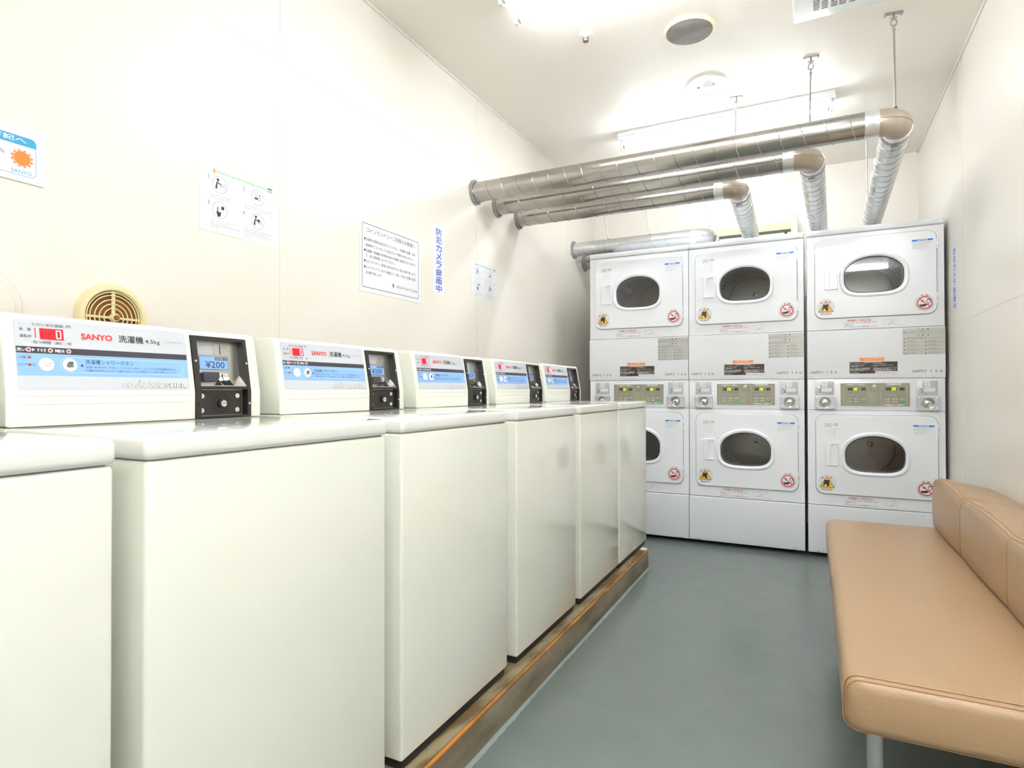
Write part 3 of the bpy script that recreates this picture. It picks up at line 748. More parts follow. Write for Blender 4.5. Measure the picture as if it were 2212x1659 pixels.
    m = M(O); m.slab(fr, [(.4940, 1.2330), (.6970, 1.2330), (.6970, 1.3845), (.4940, 1.3845)], .012, D, 'sticker_grey')
    m.ring(fr, .573, 1.3765, .0028, .0038, D + .0003, 'ink', 14); m.text(fr, '危', .588, 1.372, .597, 1.3805, D + .0003, 'ink', .02); m.text(fr, '険', .612, 1.372, .621, 1.3805, D + .0003, 'ink', .02)
    m.text(fr, '警', .588, 1.340, .597, 1.3485, D + .0003, 'ink', .02); m.text(fr, '告', .612, 1.340, .621, 1.3485, D + .0003, 'ink', .02)
    m.poly(fr, [(.569, 1.341), (.577, 1.341), (.573, 1.348)], D + .0003, 'ink_grey')
    kk = 0
    for (xa, xb), rows in (((.497, .692), (1.3660, 1.3300)), ((.497, .592), (1.3085, 1.2880, 1.2660, 1.2440)), ((.600, .692), (1.3085, 1.2880, 1.2660, 1.2440))):
        for z in rows:
            m.poly(fr, [(xa, z - .009), (xa + .012, z - .009), (xa + .006, z + .001)], D + .0003, 'ink_grey')
            m.dashes(fr, xa + .015, xa + .015 + (xb - xa - .015) * .55, z - .001, .0026, D + .0003, 'ink', seed=kk)
            m.dashes(fr, xa + .015, xb, z - .0065, .0018, D + .0003, 'ink_grey', seed=kk + 50); m.dashes(fr, xa + .015, xa + .015 + (xb - xa - .015) * .7, z - .0105, .0018, D + .0003, 'ink_grey', seed=kk + 90); kk += 1
    m.build('caution_label', ap)
    m = M(O); m.slab(fr, [(.2790, 1.2005), (.4040, 1.2005), (.4040, 1.2195), (.2790, 1.2195)], .012, D, 'sticker_orange2')
    m.text(fr, 'この度は当店の乾燥機では', .2950, 1.2112, .3880, 1.2170, D + .0003, 'white_print'); m.text(fr, 'ドラムが回転する場合がありますので注意', .2810, 1.2030, .4020, 1.2088, D + .0003, 'white_print')
    m.build('orange_label', ap)
    m = M(O); m.slab(fr, [(.2270, 1.1260), (.4690, 1.1260), (.4690, 1.1950), (.2270, 1.1950)], .012, D, 'sticker_brown')
    m.text(fr, 'OPERATING INSTRUCTIONS', .3030, 1.1895, .3880, 1.1935, D + .0003, 'white_print', .02)
    for k, (a0, a1, z) in enumerate(((.229, .31, 1.183), (.229, .304, 1.172), (.233, .276, 1.167), (.229, .335, 1.157), (.231, .332, 1.152), (.231, .330, 1.147), (.231, .300, 1.142), (.229, .284, 1.130), (.347, .418, 1.183), (.347, .455, 1.172), (.352, .366, 1.167), (.347, .467, 1.157), (.352, .425, 1.152), (.347, .466, 1.147), (.352, .440, 1.142))):
        m.dashes(fr, a0, a1, z, .0028, D + .0003, 'white_print', seed=k)
    m.rect(fr, .3590, 1.1270, .4680, 1.1385, D + .0003, 'white_print'); m.text(fr, 'IMPORTANT', .398, 1.1338, .430, 1.1368, D + .0006, 'ink_grey'); m.dashes(fr, .366, .462, 1.1290, .0022, D + .0006, 'ink_grey', seed=77)
    m.build('instruction_label', ap)
    for a0 in (.0210, .5420):
        m = M(O); m.text(fr, '100円で', a0, 1.1275, a0 + .068, 1.1430, D - .0003, 'ink', .012); m.poly(fr, [(a0 + .0875, 1.1285), (a0 + .0897, 1.1285), (a0 + .0897, 1.1430), (a0 + .0880, 1.1430), (a0 + .0850, 1.1405), (a0 + .0850, 1.1385), (a0 + .0875, 1.1402)], D - .0003, 'ink'); m.text(fr, '5', a0 + .107, 1.1285, a0 + .116, 1.1430, D - .0003, 'ink', .01); m.text(fr, '分', a0 + .126, 1.1275, a0 + .142, 1.1430, D - .0003, 'ink', .012)
        m.build('price_lettering', ap)
    # base panel
    pr = [(.0, .3220), (.009, .3220), (.0115, .3195), (.0115, .0570), (.001, .0310), (-.004, .0310)]
    m = M(O); rg = [[Vector((x0 + a, yy(d), z)) for d, z in pr] for a in (.0015, W - .0015)]
    m.rings([list(reversed(r)) for r in rg], 'dryer_white'); bp = m.build('base_panel', root)
    for a in (.0590, W - .0590):
        m = M(O); f2 = Frame((x0, DY - .0050, .0430), (1, 0, 0), (0, -.35, 1))
        m.slab(f2, [(a - .022, -.010), (a + .022, -.010), (a + .011, .007), (a - .011, .007)], .0, .0028, 'dryer_white', .001); m.slab(f2, circ(a, -.001, .0055, 16), .002, .005, 'steel', .001); m.build('screw', bp)
    # control panel
    m = M(O)
    m.fbox(fr, .1710, .9250, .5370, 1.0755, 0, .004, 'dryer_white', .007, .0015)
    m.slab(fr, rr_pts(.1795, .9320, .5295, 1.0685, .001), .002, .0044, 'khaki')
    d = .0047
    for a0, a1 in ((.1950, .3220), (.3870, .5150)):
        m.frame(fr, rr_pts(a0, .9435, a1, 1.0565, .003), .0013, d, 'khaki_line')
    m.poly(fr, [(.197, 1.0560), (.320, 1.0560), (.290, 1.0640), (.228, 1.0640)], d, 'khaki_line'); m.text(fr, '上の段', .2420, 1.0568, .2740, 1.0635, d + .0003, 'ink', .02)
    m.poly(fr, [(.513, .9440), (.389, .9440), (.420, .9360), (.482, .9360)], d, 'khaki_line'); m.text(fr, '下の段', .4350, .9368, .4670, .9435, d + .0003, 'ink', .02)
    m.text(fr, 'Huebsch', .4140, 1.0585, .4880, 1.0670, d + .0002, 'white_print', .05)
    m.frame(fr, rr_pts(.3290, .9430, .3820, 1.0150, .002), .0007, d, 'khaki_line')
    for k in range(11): m.dashes(fr, .333, .333 + .044 * (.6 + .4 * ((k * 7) % 5) / 4), 1.0085 - .0060 * k, .0022, d, 'khaki_line', seed=k + 5)
    for oX in (0, .1925):
        m.rect(fr, .2860 + oX, 1.0250, .3110 + oX, 1.0420, d, 'display_blank')
        for k in range(3):
            m.disc(fr, .2280 + .0185 * k + oX, 1.0100, .0018, d, 'white_print' if False else 'display_blank', 8)
            m.dashes(fr, .2200 + .0185 * k + oX, .2360 + .0185 * k + oX, 1.0010, .0022, d, 'khaki_line', seed=k); m.dashes(fr, .2210 + .0185 * k + oX, .2350 + .0185 * k + oX, .9970, .0016, d, 'khaki_line', seed=k + 9)
    cp = m.build('control_panel', root)
    for oX, s in ((0, digits[0]), (.1925, digits[1])):
        m = M(O); display_mesh(m, fr, .2180 + oX, .2745 + oX, s, .0052); m.build('display', cp)
        for i in range(3):
            for j in range(2):
                a = .2270 + .0370 * i + oX; b = .9735 - .0155 * j
                m = M(O)
                if i == 2 and j == 1: m.slab(fr, rr_pts(a - .012, b - .0065, a + .010, b + .0045, .003), .004, .0058, 'button_green', .0008)
                else:
                    m.slab(fr, rr_pts(a - .0100, b - .0038, a + .0100, b + .0042, .0035), .004, .0055, 'khaki_line', .0006)
                    m.disc(fr, a, b, .0030, .0058, 'button_dot', 10); m.rect(fr, a - .016, b - .004, a - .0145, b + .004, .0050, 'khaki_line')
                m.build('button', cp)
    m = M(O); m.slab(fr, circ(.3540, 1.0485, .0115, 26), .004, .0060, 'steel', .001); m.slab(fr, circ(.3540, 1.0485, .0080, 24), .005, .0075, 'khaki', .001); m.slab(fr, circ(.3540, 1.0485, .0040, 16), .006, .0085, 'chrome', .001); m.build('key_switch', cp)
    # coin slots and coin vaults
    for a0 in (.0430, .5600):
        a1 = a0 + .103
        m = M(O); m.slab(fr, rr_pts(a0, .9960, a1, 1.0810, .004), 0, .0022, 'plate_grey', .0006)
        m.slab(fr, [(a0 + .038, 1.0440), (a0 + .066, 1.0440), (a0 + .066, 1.0800), (a0 + .038, 1.0800)], .0022, .0026, 'white'); m.ring(fr, a0 + .053, 1.0665, .0098, .0105, .0029, 'ink_grey', 24); m.text(fr, '100', a0 + .0475, 1.0635, a0 + .0585, 1.0690, .0029, 'ink_grey', .02)
        m.text(fr, '100円投入', a0 + .040, 1.0495, a0 + .064, 1.0535, .0029, 'ink', .02)
        m.slab(fr, [(a0 + .037, 1.0190), (a0 + .089, 1.0190), (a0 + .089, 1.0390), (a0 + .037, 1.0390)], .0022, .0027, 'white'); m.dashes(fr, a0 + .040, a0 + .086, 1.0315, .0030, .0030, 'ink_light', seed=3); m.dashes(fr, a0 + .040, a0 + .086, 1.0240, .0030, .0030, 'ink_light', seed=4)
        sl = m.build('coin_slot_plate', root)
        m = M(O); m.slab(fr, rr_pts(a0 + .0240, 1.0040, a0 + .0300, 1.0360, .002), .002, .0070, 'chrome', .001); m.slab(fr, rr_pts(a0 + .0257, 1.0080, a0 + .0283, 1.0330, .0005), .0070, .0074, 'black')
        m.slab(fr, circ(a0 + .0230, 1.0410, .0075, 18), .002, .0100, 'chrome', .003)
        m.slab(fr, [(a0 + .0270, 1.0450), (a0 + .0330, 1.0450), (a0 + .0330, 1.0780), (a0 + .0290, 1.0780)], .002, .0090, 'chrome', .001)
        m.slab(fr, rr_pts(a0 + .0160, 1.0010, a0 + .0390, 1.0050, .001), .002, .0080, 'chrome', .001); m.build('coin_slot', sl)
        m = M(O); b0, b1 = .9105, .9905
        o_ = rr_pts(a0 - .001, b0, a1 + .006, b1, .003); dish = circ(a0 + .0525, .9510, .0330, 40)
        o_r = inset(o_, .0015)
        m.loops(fr, [(o_, 0), (o_, .0210), (o_r, .0225)], 'plate_grey'); m.holed(fr, o_r, [dish], .0225, 'plate_grey')
        m.loops(fr, [(dish, .0225), (circ(a0 + .0525, .9510, .0290, 40), .0205), (circ(a0 + .0525, .9510, .0200, 40), .0090), (circ(a0 + .0525, .9510, .0170, 40), .0080)], 'steel', True)
        cv = m.build('coin_vault', root)
        m = M(O); m.slab(fr, circ(a0 + .0525, .9510, .0155, 28), .0080, .0180, 'chrome', .002); m.slab(fr, circ(a0 + .0525, .9510, .0075, 20), .0180, .0200, 'steel', .001); m.disc(fr, a0 + .0525, .9510, .0030, .0203, 'black', 10); m.build('lock', cv)
        for sx in (.012, .093):
            for sz in (.0120, .0680):
                m = M(O); m.slab(fr, circ(a0 + sx, b0 + sz, .0048, 14), .0225, .0250, 'chrome', .0012); m.build('screw', cv)
    return root

d1 = make_dryer(-1.4343, ('00', '100')); d1['label'] = 'stacked white dryer farthest left, lower half partly hidden behind the washing machines'
d2 = make_dryer(-.7351, ('100', '00')); d2['label'] = 'stacked white dryer in the middle, its access panel carrying a bluish caution label'
d3 = make_dryer(-.0218, ('00', '00')); d3.scale.x = 1.0085; d3.location.x = .3304; d3['label'] = 'stacked white dryer on the right, next to the right wall and partly behind the bench'

# ------------------------------------------------------------------ bench
def rounded_block(m, x0, x1, y0, y1, z0, z1, r, mt, crown=0.0, nx=14, ny=40):
    bm = bmesh.new(); bmesh.ops.create_cube(bm, size=1)
    for q in bm.verts: q.co = Vector(((x0 + x1) / 2 + q.co.x * (x1 - x0), (y0 + y1) / 2 + q.co.y * (y1 - y0), (z0 + z1) / 2 + q.co.z * (z1 - z0)))
    bmesh.ops.bevel(bm, geom=list(bm.edges), offset=r, segments=5, profile=.5, affect='EDGES')
    m.from_bm(bm, mt)
BY0, BY1 = 1.463, 3.262
bench = thing('bench_sofa', 'tan leatherette bench with backrest and metal legs along the right wall', 'bench', (.37, (BY0 + BY1) / 2, 0))
O = Vector((.37, (BY0 + BY1) / 2, 0))
m = M(O)
# seat: cross sections along Y, soft edges, slight sag between
def seat_sec(y, sh, dz=0.0):
    x0, x1, z0, z1 = .058 + sh, .690 - sh, .300 + sh * .8, .4195 - sh * .9 + dz
    return [Vector((a, y, b)) for a, b in rr_pts(x0, z0, x1, z1, .030, 6)]
ys = [(0, .030), (.004, .016), (.012, .006), (.026, .001), (.04, 0)]
secs = [seat_sec(BY0 + a, b) for a, b in ys]
K = 30
for i in range(1, K): 
    t = i / K; secs.append(seat_sec(BY0 + .04 + (BY1 - BY0 - .1) * t, 0, -.003 * math.sin(PI * t) + .0006 * math.sin(13 * t)))
for a, b in ((.06, 0), (.038, .003), (.018, .012), (.006, .026), (0, .045)): secs.append(seat_sec(BY1 - a, b))
m.rings([list(reversed(r)) for r in secs], 'leather')
seat = m.build('seat', bench, angle=60)
m = M(O)      # welt with stitching round the near end of the seat
def welt(y, sh, r, mt, mm): mm.tube([Vector((a, y, b)) for a, b in rr_pts(.058 + sh, .300 + sh, .690 - sh, .4195 - sh, .030, 8)], r, mt, 6, False, True)
welt(BY0 + .0235, .0003, .0022, 'leather', m); welt(BY0 + .0105, .0052, .0008, 'stitch', m)
m.build('seat_seam', seat, angle=80)
# backrest with three puffed panels
seamY = [2.105, 2.690]
def puff(y):
    e = [BY0] + seamY + [BY1]
    for a, b in zip(e, e[1:]):
        if a <= y <= b: return (1 if a > 2.6 else .55) * math.sin(PI * (y - a) / (b - a)) ** .7 if b > a and 0 < (y - a) / (b - a) < 1 else 0
    return 0
def back_sec(y, sh=0.0):
    p = puff(y); zt = .6225 + .030 * p - sh; xf = .484 - .006 * p + sh; xb = .695; zb = .604 + .004 * p - sh; z0 = .415 + sh * .6
    pts = [(xb, z0), (xf + .012, z0), (xf + .002, z0 + .012), (xf - .006 * p, z0 + .06), (xf - .007 * p, z0 + .12), (xf - .002 * p, zt - .035), (xf + .003, zt - .014), (xf + .010, zt - .004), (xf + .022, zt + .001), (xf + .06, zt - .001), (xf + .12, (zt + zb) / 2 + .002), (xb - .02, zb + .002), (xb - .005, zb - .004), (xb, zb - .02)]
    return [Vector((a, y, b)) for a, b in pts]
m = M(O); secs = [back_sec(BY0, .03), back_sec(BY0 + .005, .014), back_sec(BY0 + .016, .004)]
N = 90
for i in range(N + 1): secs.append(back_sec(BY0 + .03 + (BY1 - BY0 - .06) * i / N))
secs += [back_sec(BY1 - .016, .004), back_sec(BY1 - .005, .014), back_sec(BY1, .03)]
m.rings(secs, 'leather')
back = m.build('backrest', bench, angle=60)
m = M(O)
for y in seamY:
    s_ = back_sec(y); m.tube([q + Vector((-.0008, 0, .0006)) for q in s_[1:9]], .0009, 'stitch', 6)
for k in (7, 8):
    m.tube([back_sec(BY0 + .03 + (BY1 - BY0 - .06) * i / 90)[k] + Vector((-.0003, 0, .0006)) for i in range(91)], .0012, 'leather', 6)
m.build('backrest_seam', back, angle=80)
for lx, ly in ((.124, 1.555), (.60, 1.555), (.124, 3.16), (.60, 3.16)):
    m = M(O); m.tube([(lx, ly, 0), (lx, ly, .012)], .021, 'dark_plastic', 24); m.tube([(lx, ly, .010), (lx, ly, .305)], .0175, 'leg_metal', 28); m.build('leg', bench)

# ------------------------------------------------------------------ exhaust ducts
PR = .0565; PITCH_S = .0947
def helix(m, p0, p1, r, pitch, mt, phase=0, rr=.0022):
    p0 = Vector(p0); p1 = Vector(p1); t = (p1 - p0); L = t.length; t.normalize()
    x = t.cross(Vector((0, 0, 1))).normalized(); y = t.cross(x); n = max(8, int(L / pitch * 30)); pts = []
    for i in range(n + 1):
        s = L * i / n; a = 2 * PI * s / pitch + phase; pts.append(p0 + t * s + x * (r * math.cos(a)) + y * (r * math.sin(a)))
    m.tube(pts, rr, mt, 6)
def spiral_pipe(name, p0, p1, mt, parent, O, phase=0, r=PR):
    m = M(O); m.tube([p0, p1], r, mt, 48); helix(m, Vector(p0) + (Vector(p1) - Vector(p0)).normalized() * .011, p1, r, PITCH_S, mt, phase); return m.build(name, parent, angle=50)
def arc3(c, a, b, r, n=14, t0=0, t1=90):
    c, a, b = Vector(c), Vector(a), Vector(b)
    return [c + a * (r * math.cos(math.radians(t0 + (t1 - t0) * i / n))) + b * (r * math.sin(math.radians(t0 + (t1 - t0) * i / n))) for i in range(n + 1)]
def collar(x, y, z, parent, O, r=PR):
    m = M(O); fr_ = Frame((x, y, z), (0, 1, 0), (0, 0, 1))
    R_ = random.Random(int(y * 100)); n = 40
    a = [(q[0] * R_.uniform(1.0, 1.06), q[1] * R_.uniform(1.0, 1.06)) for q in circ(0, 0, r + .012, n)]
    b = circ(0, 0, r + .002, n); m.loops(fr_, [(a, .0016), (a, .010), (b, .016), (b, .004)], 'putty'); m.build('wall_collar', parent)
def clamp(c, ax, parent, O, r=PR):
    c = Vector(c); ax = Vector(ax).normalized(); m = M(O)
    m.tube([c - ax * .010, c + ax * .010], r + .003, 'rod', 40)
    dn = Vector((0, 0, -1)); e = c + dn * (r + .010)
    m.tube([e - Vector((.016, 0, 0)), e + Vector((.016, 0, 0))], .0035, 'rod', 10)
    for sx in (-.006, .006): m.box(e.x + sx - .0012, e.x + sx + .0012, e.y - .010, e.y + .010, e.z - .012, e.z + .010, 'rod', .0004)
    m.tube([e + Vector((-.018, 0, 0)), e + Vector((-.012, 0, 0))], .0065, 'rod', 6); m.build('hose_clamp', parent)
def tape(p0, p1, parent, O, r=PR):
    p0, p1 = Vector(p0), Vector(p1); m = M(O); n = 12; R_ = random.Random(3); rg = []
    t = (p1 - p0).normalized(); x = t.cross(Vector((0, 0, 1))).normalized(); y = t.cross(x)
    for i in range(n + 1):
        q = p0 + (p1 - p0) * i / n
        rg.append([q + (x * math.cos(2 * PI * j / 48) + y * math.sin(2 * PI * j / 48)) * (r + .0014 + R_.uniform(0, .0012)) for j in range(48)])
    m.rings(rg, 'foil'); m.build('foil_tape', parent, angle=50)

def exhaust(y, z, xe, xb, label, yend=4.90, skew=0.0, main_mt='galvanised', rb=.09, tape_w=.05, phase=0, elbow_mt='elbow_metal'):
    """wall -> along X -> elbow -> along +Y behind the dryers -> down"""
    xs = xe - tape_w
    loc = Vector((XL, y, z)); root = thing('exhaust_duct', label, 'duct', loc, 'spiral exhaust ducts'); O = loc
    spiral_pipe('main_pipe', (XL + .002, y, z), (xs + .004, y, z), main_mt, root, O, phase)
    collar(XL, y, z, root, O)
    tape((xs, y, z), (xe, y, z), root, O)
    m = M(O); cen = (xe, y + rb, z)
    path = [Vector((xe - .004, y, z))] + arc3(cen, (0, -1, 0), (1, 0, 0), rb, 16)
    m.tube(path, PR + .0008, elbow_mt, 40)
    m.tube([q + (q - Vector(cen)).normalized() * (PR + .001) for q in path[1:]], .0022, 'rod', 6)
    m.build('elbow', root, angle=60)
    bx = xe + rb; s0 = Vector((bx, y + rb, z)); s1 = Vector((bx + skew, yend - .075, z))
    spiral_pipe('branch_pipe', s0 + (s1 - s0).normalized() * .02, s1, 'galvanised_cool', root, O, 1.0, PR + .001)
    tape(s0 - Vector((0, .004, 0)), s0 + (s1 - s0).normalized() * .035, root, O, PR + .001)
    clamp(s0 + (s1 - s0).normalized() * .055, s1 - s0, root, O, PR + .001)
    m = M(O); p2 = arc3((s1.x, s1.y, z - .075), (0, 0, 1), (0, 1, 0), .075, 12) + [Vector((s1.x, yend, 1.60))]
    m.tube(p2, PR, 'galvanised_cool', 32); m.build('drop_pipe', root, angle=60)
    return root
exhaust(3.013, 2.183, .268, .338, 'longest spiral exhaust duct, nearest the camera, ending in a stained elbow at upper right', skew=.035, rb=.075, tape_w=.055)
exhaust(3.287, 2.180, -.070, .02, 'middle one of three parallel overhead spiral ducts, branch running above the right dryer', skew=.045, rb=.078, tape_w=.05, phase=2)
exhaust(3.590, 2.180, -.440, -.362, 'shortest of three parallel overhead ducts, its branch running above the middle dryer', skew=-.03, rb=.072, tape_w=.05, phase=4)
exhaust(4.640, 2.186, -.762, -.69, 'bluish galvanised duct running just above the left dryer top', yend=4.90, skew=0, main_mt='galvanised_cool', rb=.080, tape_w=.045, phase=1, elbow_mt='galvanised_cool')
loc = Vector((XL, 4.90, 2.125)); root = thing('exhaust_duct', 'short duct stub mostly hidden behind the left dryer beside the left wall', 'duct', loc, 'spiral exhaust ducts')
spiral_pipe('main_pipe', (XL + .002, 4.90, 2.125), (-1.25, 4.90, 2.125), 'galvanised', root, loc)
collar(XL, 4.90, 2.125, root, loc)
m = M(loc); m.tube([Vector((-1.254, 4.90, 2.125))] + arc3((-1.25, 4.90, 2.045), (0, 0, 1), (1, 0, 0), .08, 12) + [Vector((-1.17, 4.90, 1.6))], PR + .001, 'galvanised_cool', 32); m.build('elbow', root, angle=60)

# ------------------------------------------------------------------ hangers
def hanger(top, bot, label, bracket_ang=0.0, bracket=True):
    top, bot = Vector(top), Vector(bot); O = top
    root = thing('ceiling_hanger', label, 'pipe hanger', top, 'pipe hanger rods on the ceiling')
    t = (bot - top).normalized()
    m = M(O)
    mr = Matrix.Translation(top) @ Matrix.Rotation(bracket_ang, 4, 'Z')
    m.box(-.036, .036, -.011, .011, -.004, 0, 'rod', .0008, 2, mr)
    m.box(-.036, -.030, -.011, .011, -.012, 0, 'rod', .0008, 2, mr); m.box(.030, .036, -.011, .011, -.012, 0, 'rod', .0008, 2, mr)
    m.tube([top, top + t * .040], .0045, 'rod', 10); m.build('bracket', root)
    m = M(O); c = top + t * .060; side = Vector((1, 0, 0))
    m.tube([c + side * (.012 * math.cos(2 * PI * i / 18)) + t * (.020 * math.sin(2 * PI * i / 18)) for i in range(18)], .0032, 'rod', 8, False, True)
    m.tube([top + t * .030 - Vector((.014, 0, 0)), top + t * .030 + Vector((.014, 0, 0))], .0045, 'rod', 8)
    c = top + t * .088; m.tube([c + Vector((0, 1, 0)) * (.010 * math.cos(2 * PI * i / 18)) + t * (.014 * math.sin(2 * PI * i / 18)) for i in range(18)], .003, 'rod', 8, False, True); m.build('shackle', root)
    m = M(O); m.tube([top + t * .098, top + t * .112, bot], [.0075, .0042, .0042], 'rod', 12); m.tube([bot - t * .006, bot], .008, 'rod', 12); m.build('rod', root)
hanger((.346, 3.207, H), (.330, 3.02, 2.240), 'ceiling hanger rod holding the elbow of the longest duct', .15)
hanger((.009, 3.441, H), (-.002, 3.295, 2.238), 'ceiling hanger rod dropping behind the longest duct, between the two others', .15)
hanger((-.383, 3.720, H), (-.385, 3.600, 2.238), 'ceiling hanger rod nearest the emergency light', .15)
hanger((.325, 4.45, H), (.330, 4.45, 2.243), 'ceiling hanger rod seen just below the end of the longest duct')
hanger((-.372, 4.38, H), (-.376, 4.38, 2.243), 'ceiling hanger rod glimpsed between two ducts above the middle dryer')
hanger((-1.535, 4.62, H), (-1.452, 4.64, 2.245), 'leftmost thin rod hanging before the back wall, above the duct on the left dryer')
hanger((-1.185, 4.62, H), (-1.122, 4.64, 2.245), 'thin rod hanging before the back wall between two others, above the left dryer')
hanger((-.745, 4.63, H), (-.668, 4.645, 2.245), 'thin rod with a steel clip before the wall air conditioner')

# ------------------------------------------------------------------ ceiling fixtures
def fixture(x0, x1, y, label, twin=False, glow='tube_glow'):
    loc = Vector(((x0 + x1) / 2, y, H)); O = loc
    root = thing('fluorescent_light', label, 'ceiling light', loc, 'fluorescent ceiling lights')
    m = M(O)
    if twin: secp = [(-.085, H), (-.060, H - .050), (.060, H - .050), (.085, H)]
    else: secp = [(-.055, H), (-.055, H - .028), (-.050, H - .034), (.050, H - .034), (.055, H - .028), (.055, H)]
    m.rings([[Vector((x, y + a, b)) for a, b in reversed(secp)] for x in (x0, x1)], 'fixture_white'); m.build('housing', root)
    for ty in ((-.075, .075) if twin else (0,)):
        zt = H - .078 if not twin else H - .074
        if not twin:
            m = M(O); m.box(x0 + .012, x1 - .012, y + ty - .035, y + ty + .035, H - .0375, H - .033, 'fixture_steel', .001); m.build('reflector', root)
        for x, s in ((x0 + .020, 1), (x1 - .020, -1)):
            m = M(O); m.box(x - .012, x + .006, y + ty - .014, y + ty + .014, zt - .022, H - .030, 'fixture_white', .003)
            m.tube([(x + s * .004, y + ty, zt), (x + s * .014, y + ty, zt)], .013, 'steel', 18); m.build('lamp_holder', root)
        m = M(O); m.tube([(x0 + .040, y + ty, zt), (x1 - .040, y + ty, zt)], .0155, glow, 24)
        m.tube([(x0 + .030, y + ty, zt), (x0 + .041, y + ty, zt)], .0158, 'steel', 24); m.tube([(x1 - .041, y + ty, zt), (x1 - .030, y + ty, zt)], .0158, 'steel', 24)
        m.build('lamp_tube', root)
fixture(-1.150, .135, 3.93, 'fluorescent ceiling light behind the three parallel ducts', False, 'tube_glow_far')
fixture(-1.180, .120, 2.30, 'twin-tube fluorescent ceiling light cut off by the top picture edge', True)
fixture(-.300, 1.000, .30, 'added unseen twin-tube fluorescent ceiling light above the camera, brightening the washer fronts', True, 'tube_glow_added')  # extra lamp out of view, added to light the washer fronts
fixture(.20, 1.50, -1.10, 'added unseen twin-tube fluorescent ceiling light behind the camera, brightening the machine fronts', True, 'tube_glow_added')  # second added lamp, unseen, for light from behind the camera

FC = lambda x, y, z=H: Frame((x, y, z), (1, 0, 0), (0, -1, 0))      # faces down
m = M(); f_ = FC(-.511, 2.915)
m.loops(f_, [(circ(0, 0, .118, 48), 0), (circ(0, 0, .118, 48), .006), (circ(0, 0, .112, 48), .014), (circ(0, 0, .108, 48), .015), (circ(0, 0, .105, 48), .012)], 'speaker_rim')
o_ = thing('ceiling_speaker', 'round grey ceiling speaker with a cream rim', 'speaker', (-.511, 2.915, H))
m.o = Vector((-.511, 2.915, H)); m.build('rim', o_)
m = M((-.511, 2.915, H)); m.loops(f_, [(circ(0, 0, .106, 48), .004), (circ(0, 0, .105, 48), .014), (circ(0, 0, .098, 48), .0165), (circ(0, 0, .05, 48), .018)], 'speaker_cloth', True); m.build('grille', o_)
o_ = thing('fire_sprinkler', 'small white-collared fire sprinkler left of the round ceiling speaker', 'sprinkler', (-.966, 2.733, H))
m = M((-.966, 2.733, H)); f_ = FC(-.966, 2.733); m.loops(f_, [(circ(0, 0, .034, 32), 0), (circ(0, 0, .032, 32), .005), (circ(0, 0, .018, 32), .008)], 'white', True); m.build('collar', o_)
m = M((-.966, 2.733, H)); m.slab(f_, circ(0, 0, .017, 24), .006, .018, 'chrome', .002); m.slab(f_, circ(0, 0, .0145, 24), .016, .034, 'sprinkler_metal', .002); m.build('head', o_)
o_ = thing('emergency_light', 'white round recessed emergency light on the ceiling', 'emergency light', (-.517, 3.497, H))
m = M((-.517, 3.497, H)); f_ = FC(-.517, 3.497); m.loops(f_, [(circ(0, 0, .118, 48), 0), (circ(0, 0, .117, 48), .004), (circ(0, 0, .112, 48), .006), (circ(0, 0, .108, 48), .0045)], 'white', True); m.build('cover_plate', o_)
m = M((-.517, 3.497, H)); m.slab(f_, circ(.012, 0, .034, 28), .003, .0065, 'chrome', .002); m.slab(f_, circ(.012, 0, .024, 20), .006, .012, 'fixture_white', .004)
for k in range(5): m.slab(f_, rr_pts(-.016 + .012 * k, -.022, -.012 + .012 * k, .022, .001), .006, .0095, 'steel')
m.build('lamp', o_)
m = M((-.517, 3.497, H)); m.slab(f_, circ(-.045, 0, .006, 14), .004, .008, 'black', .001); m.build('test_button', o_)
# ventilation grille
gx0, gx1, gy0, gy1 = -.063, .400, 2.610, 3.073
o_ = thing('ceiling_vent', 'square white ceiling ventilation grille with dark slots, cut off by the top edge', 'vent', (.17, 2.84, H))
m = M((.17, 2.84, H)); f_ = Frame((0, 0, H), (1, 0, 0), (0, -1, 0)); 
m.slab(f_, rr_pts(gx0, -gy1, gx1, -gy0, .012), 0, .014, 'fixture_white', .006); m.build('panel', o_)
m = M((.17, 2.84, H))
for cidx in range(6):
    a0 = .018 + [0, .032, .070, .102, .140, .172][cidx] * 1.0
    for r_ in range(14):
        b = 3.001 - r_ * .0135; m.rect(f_, a0, -b, a0 + .026, -b + .0065, .0144, 'vent_slot')
g_ = m.build('slots', o_)

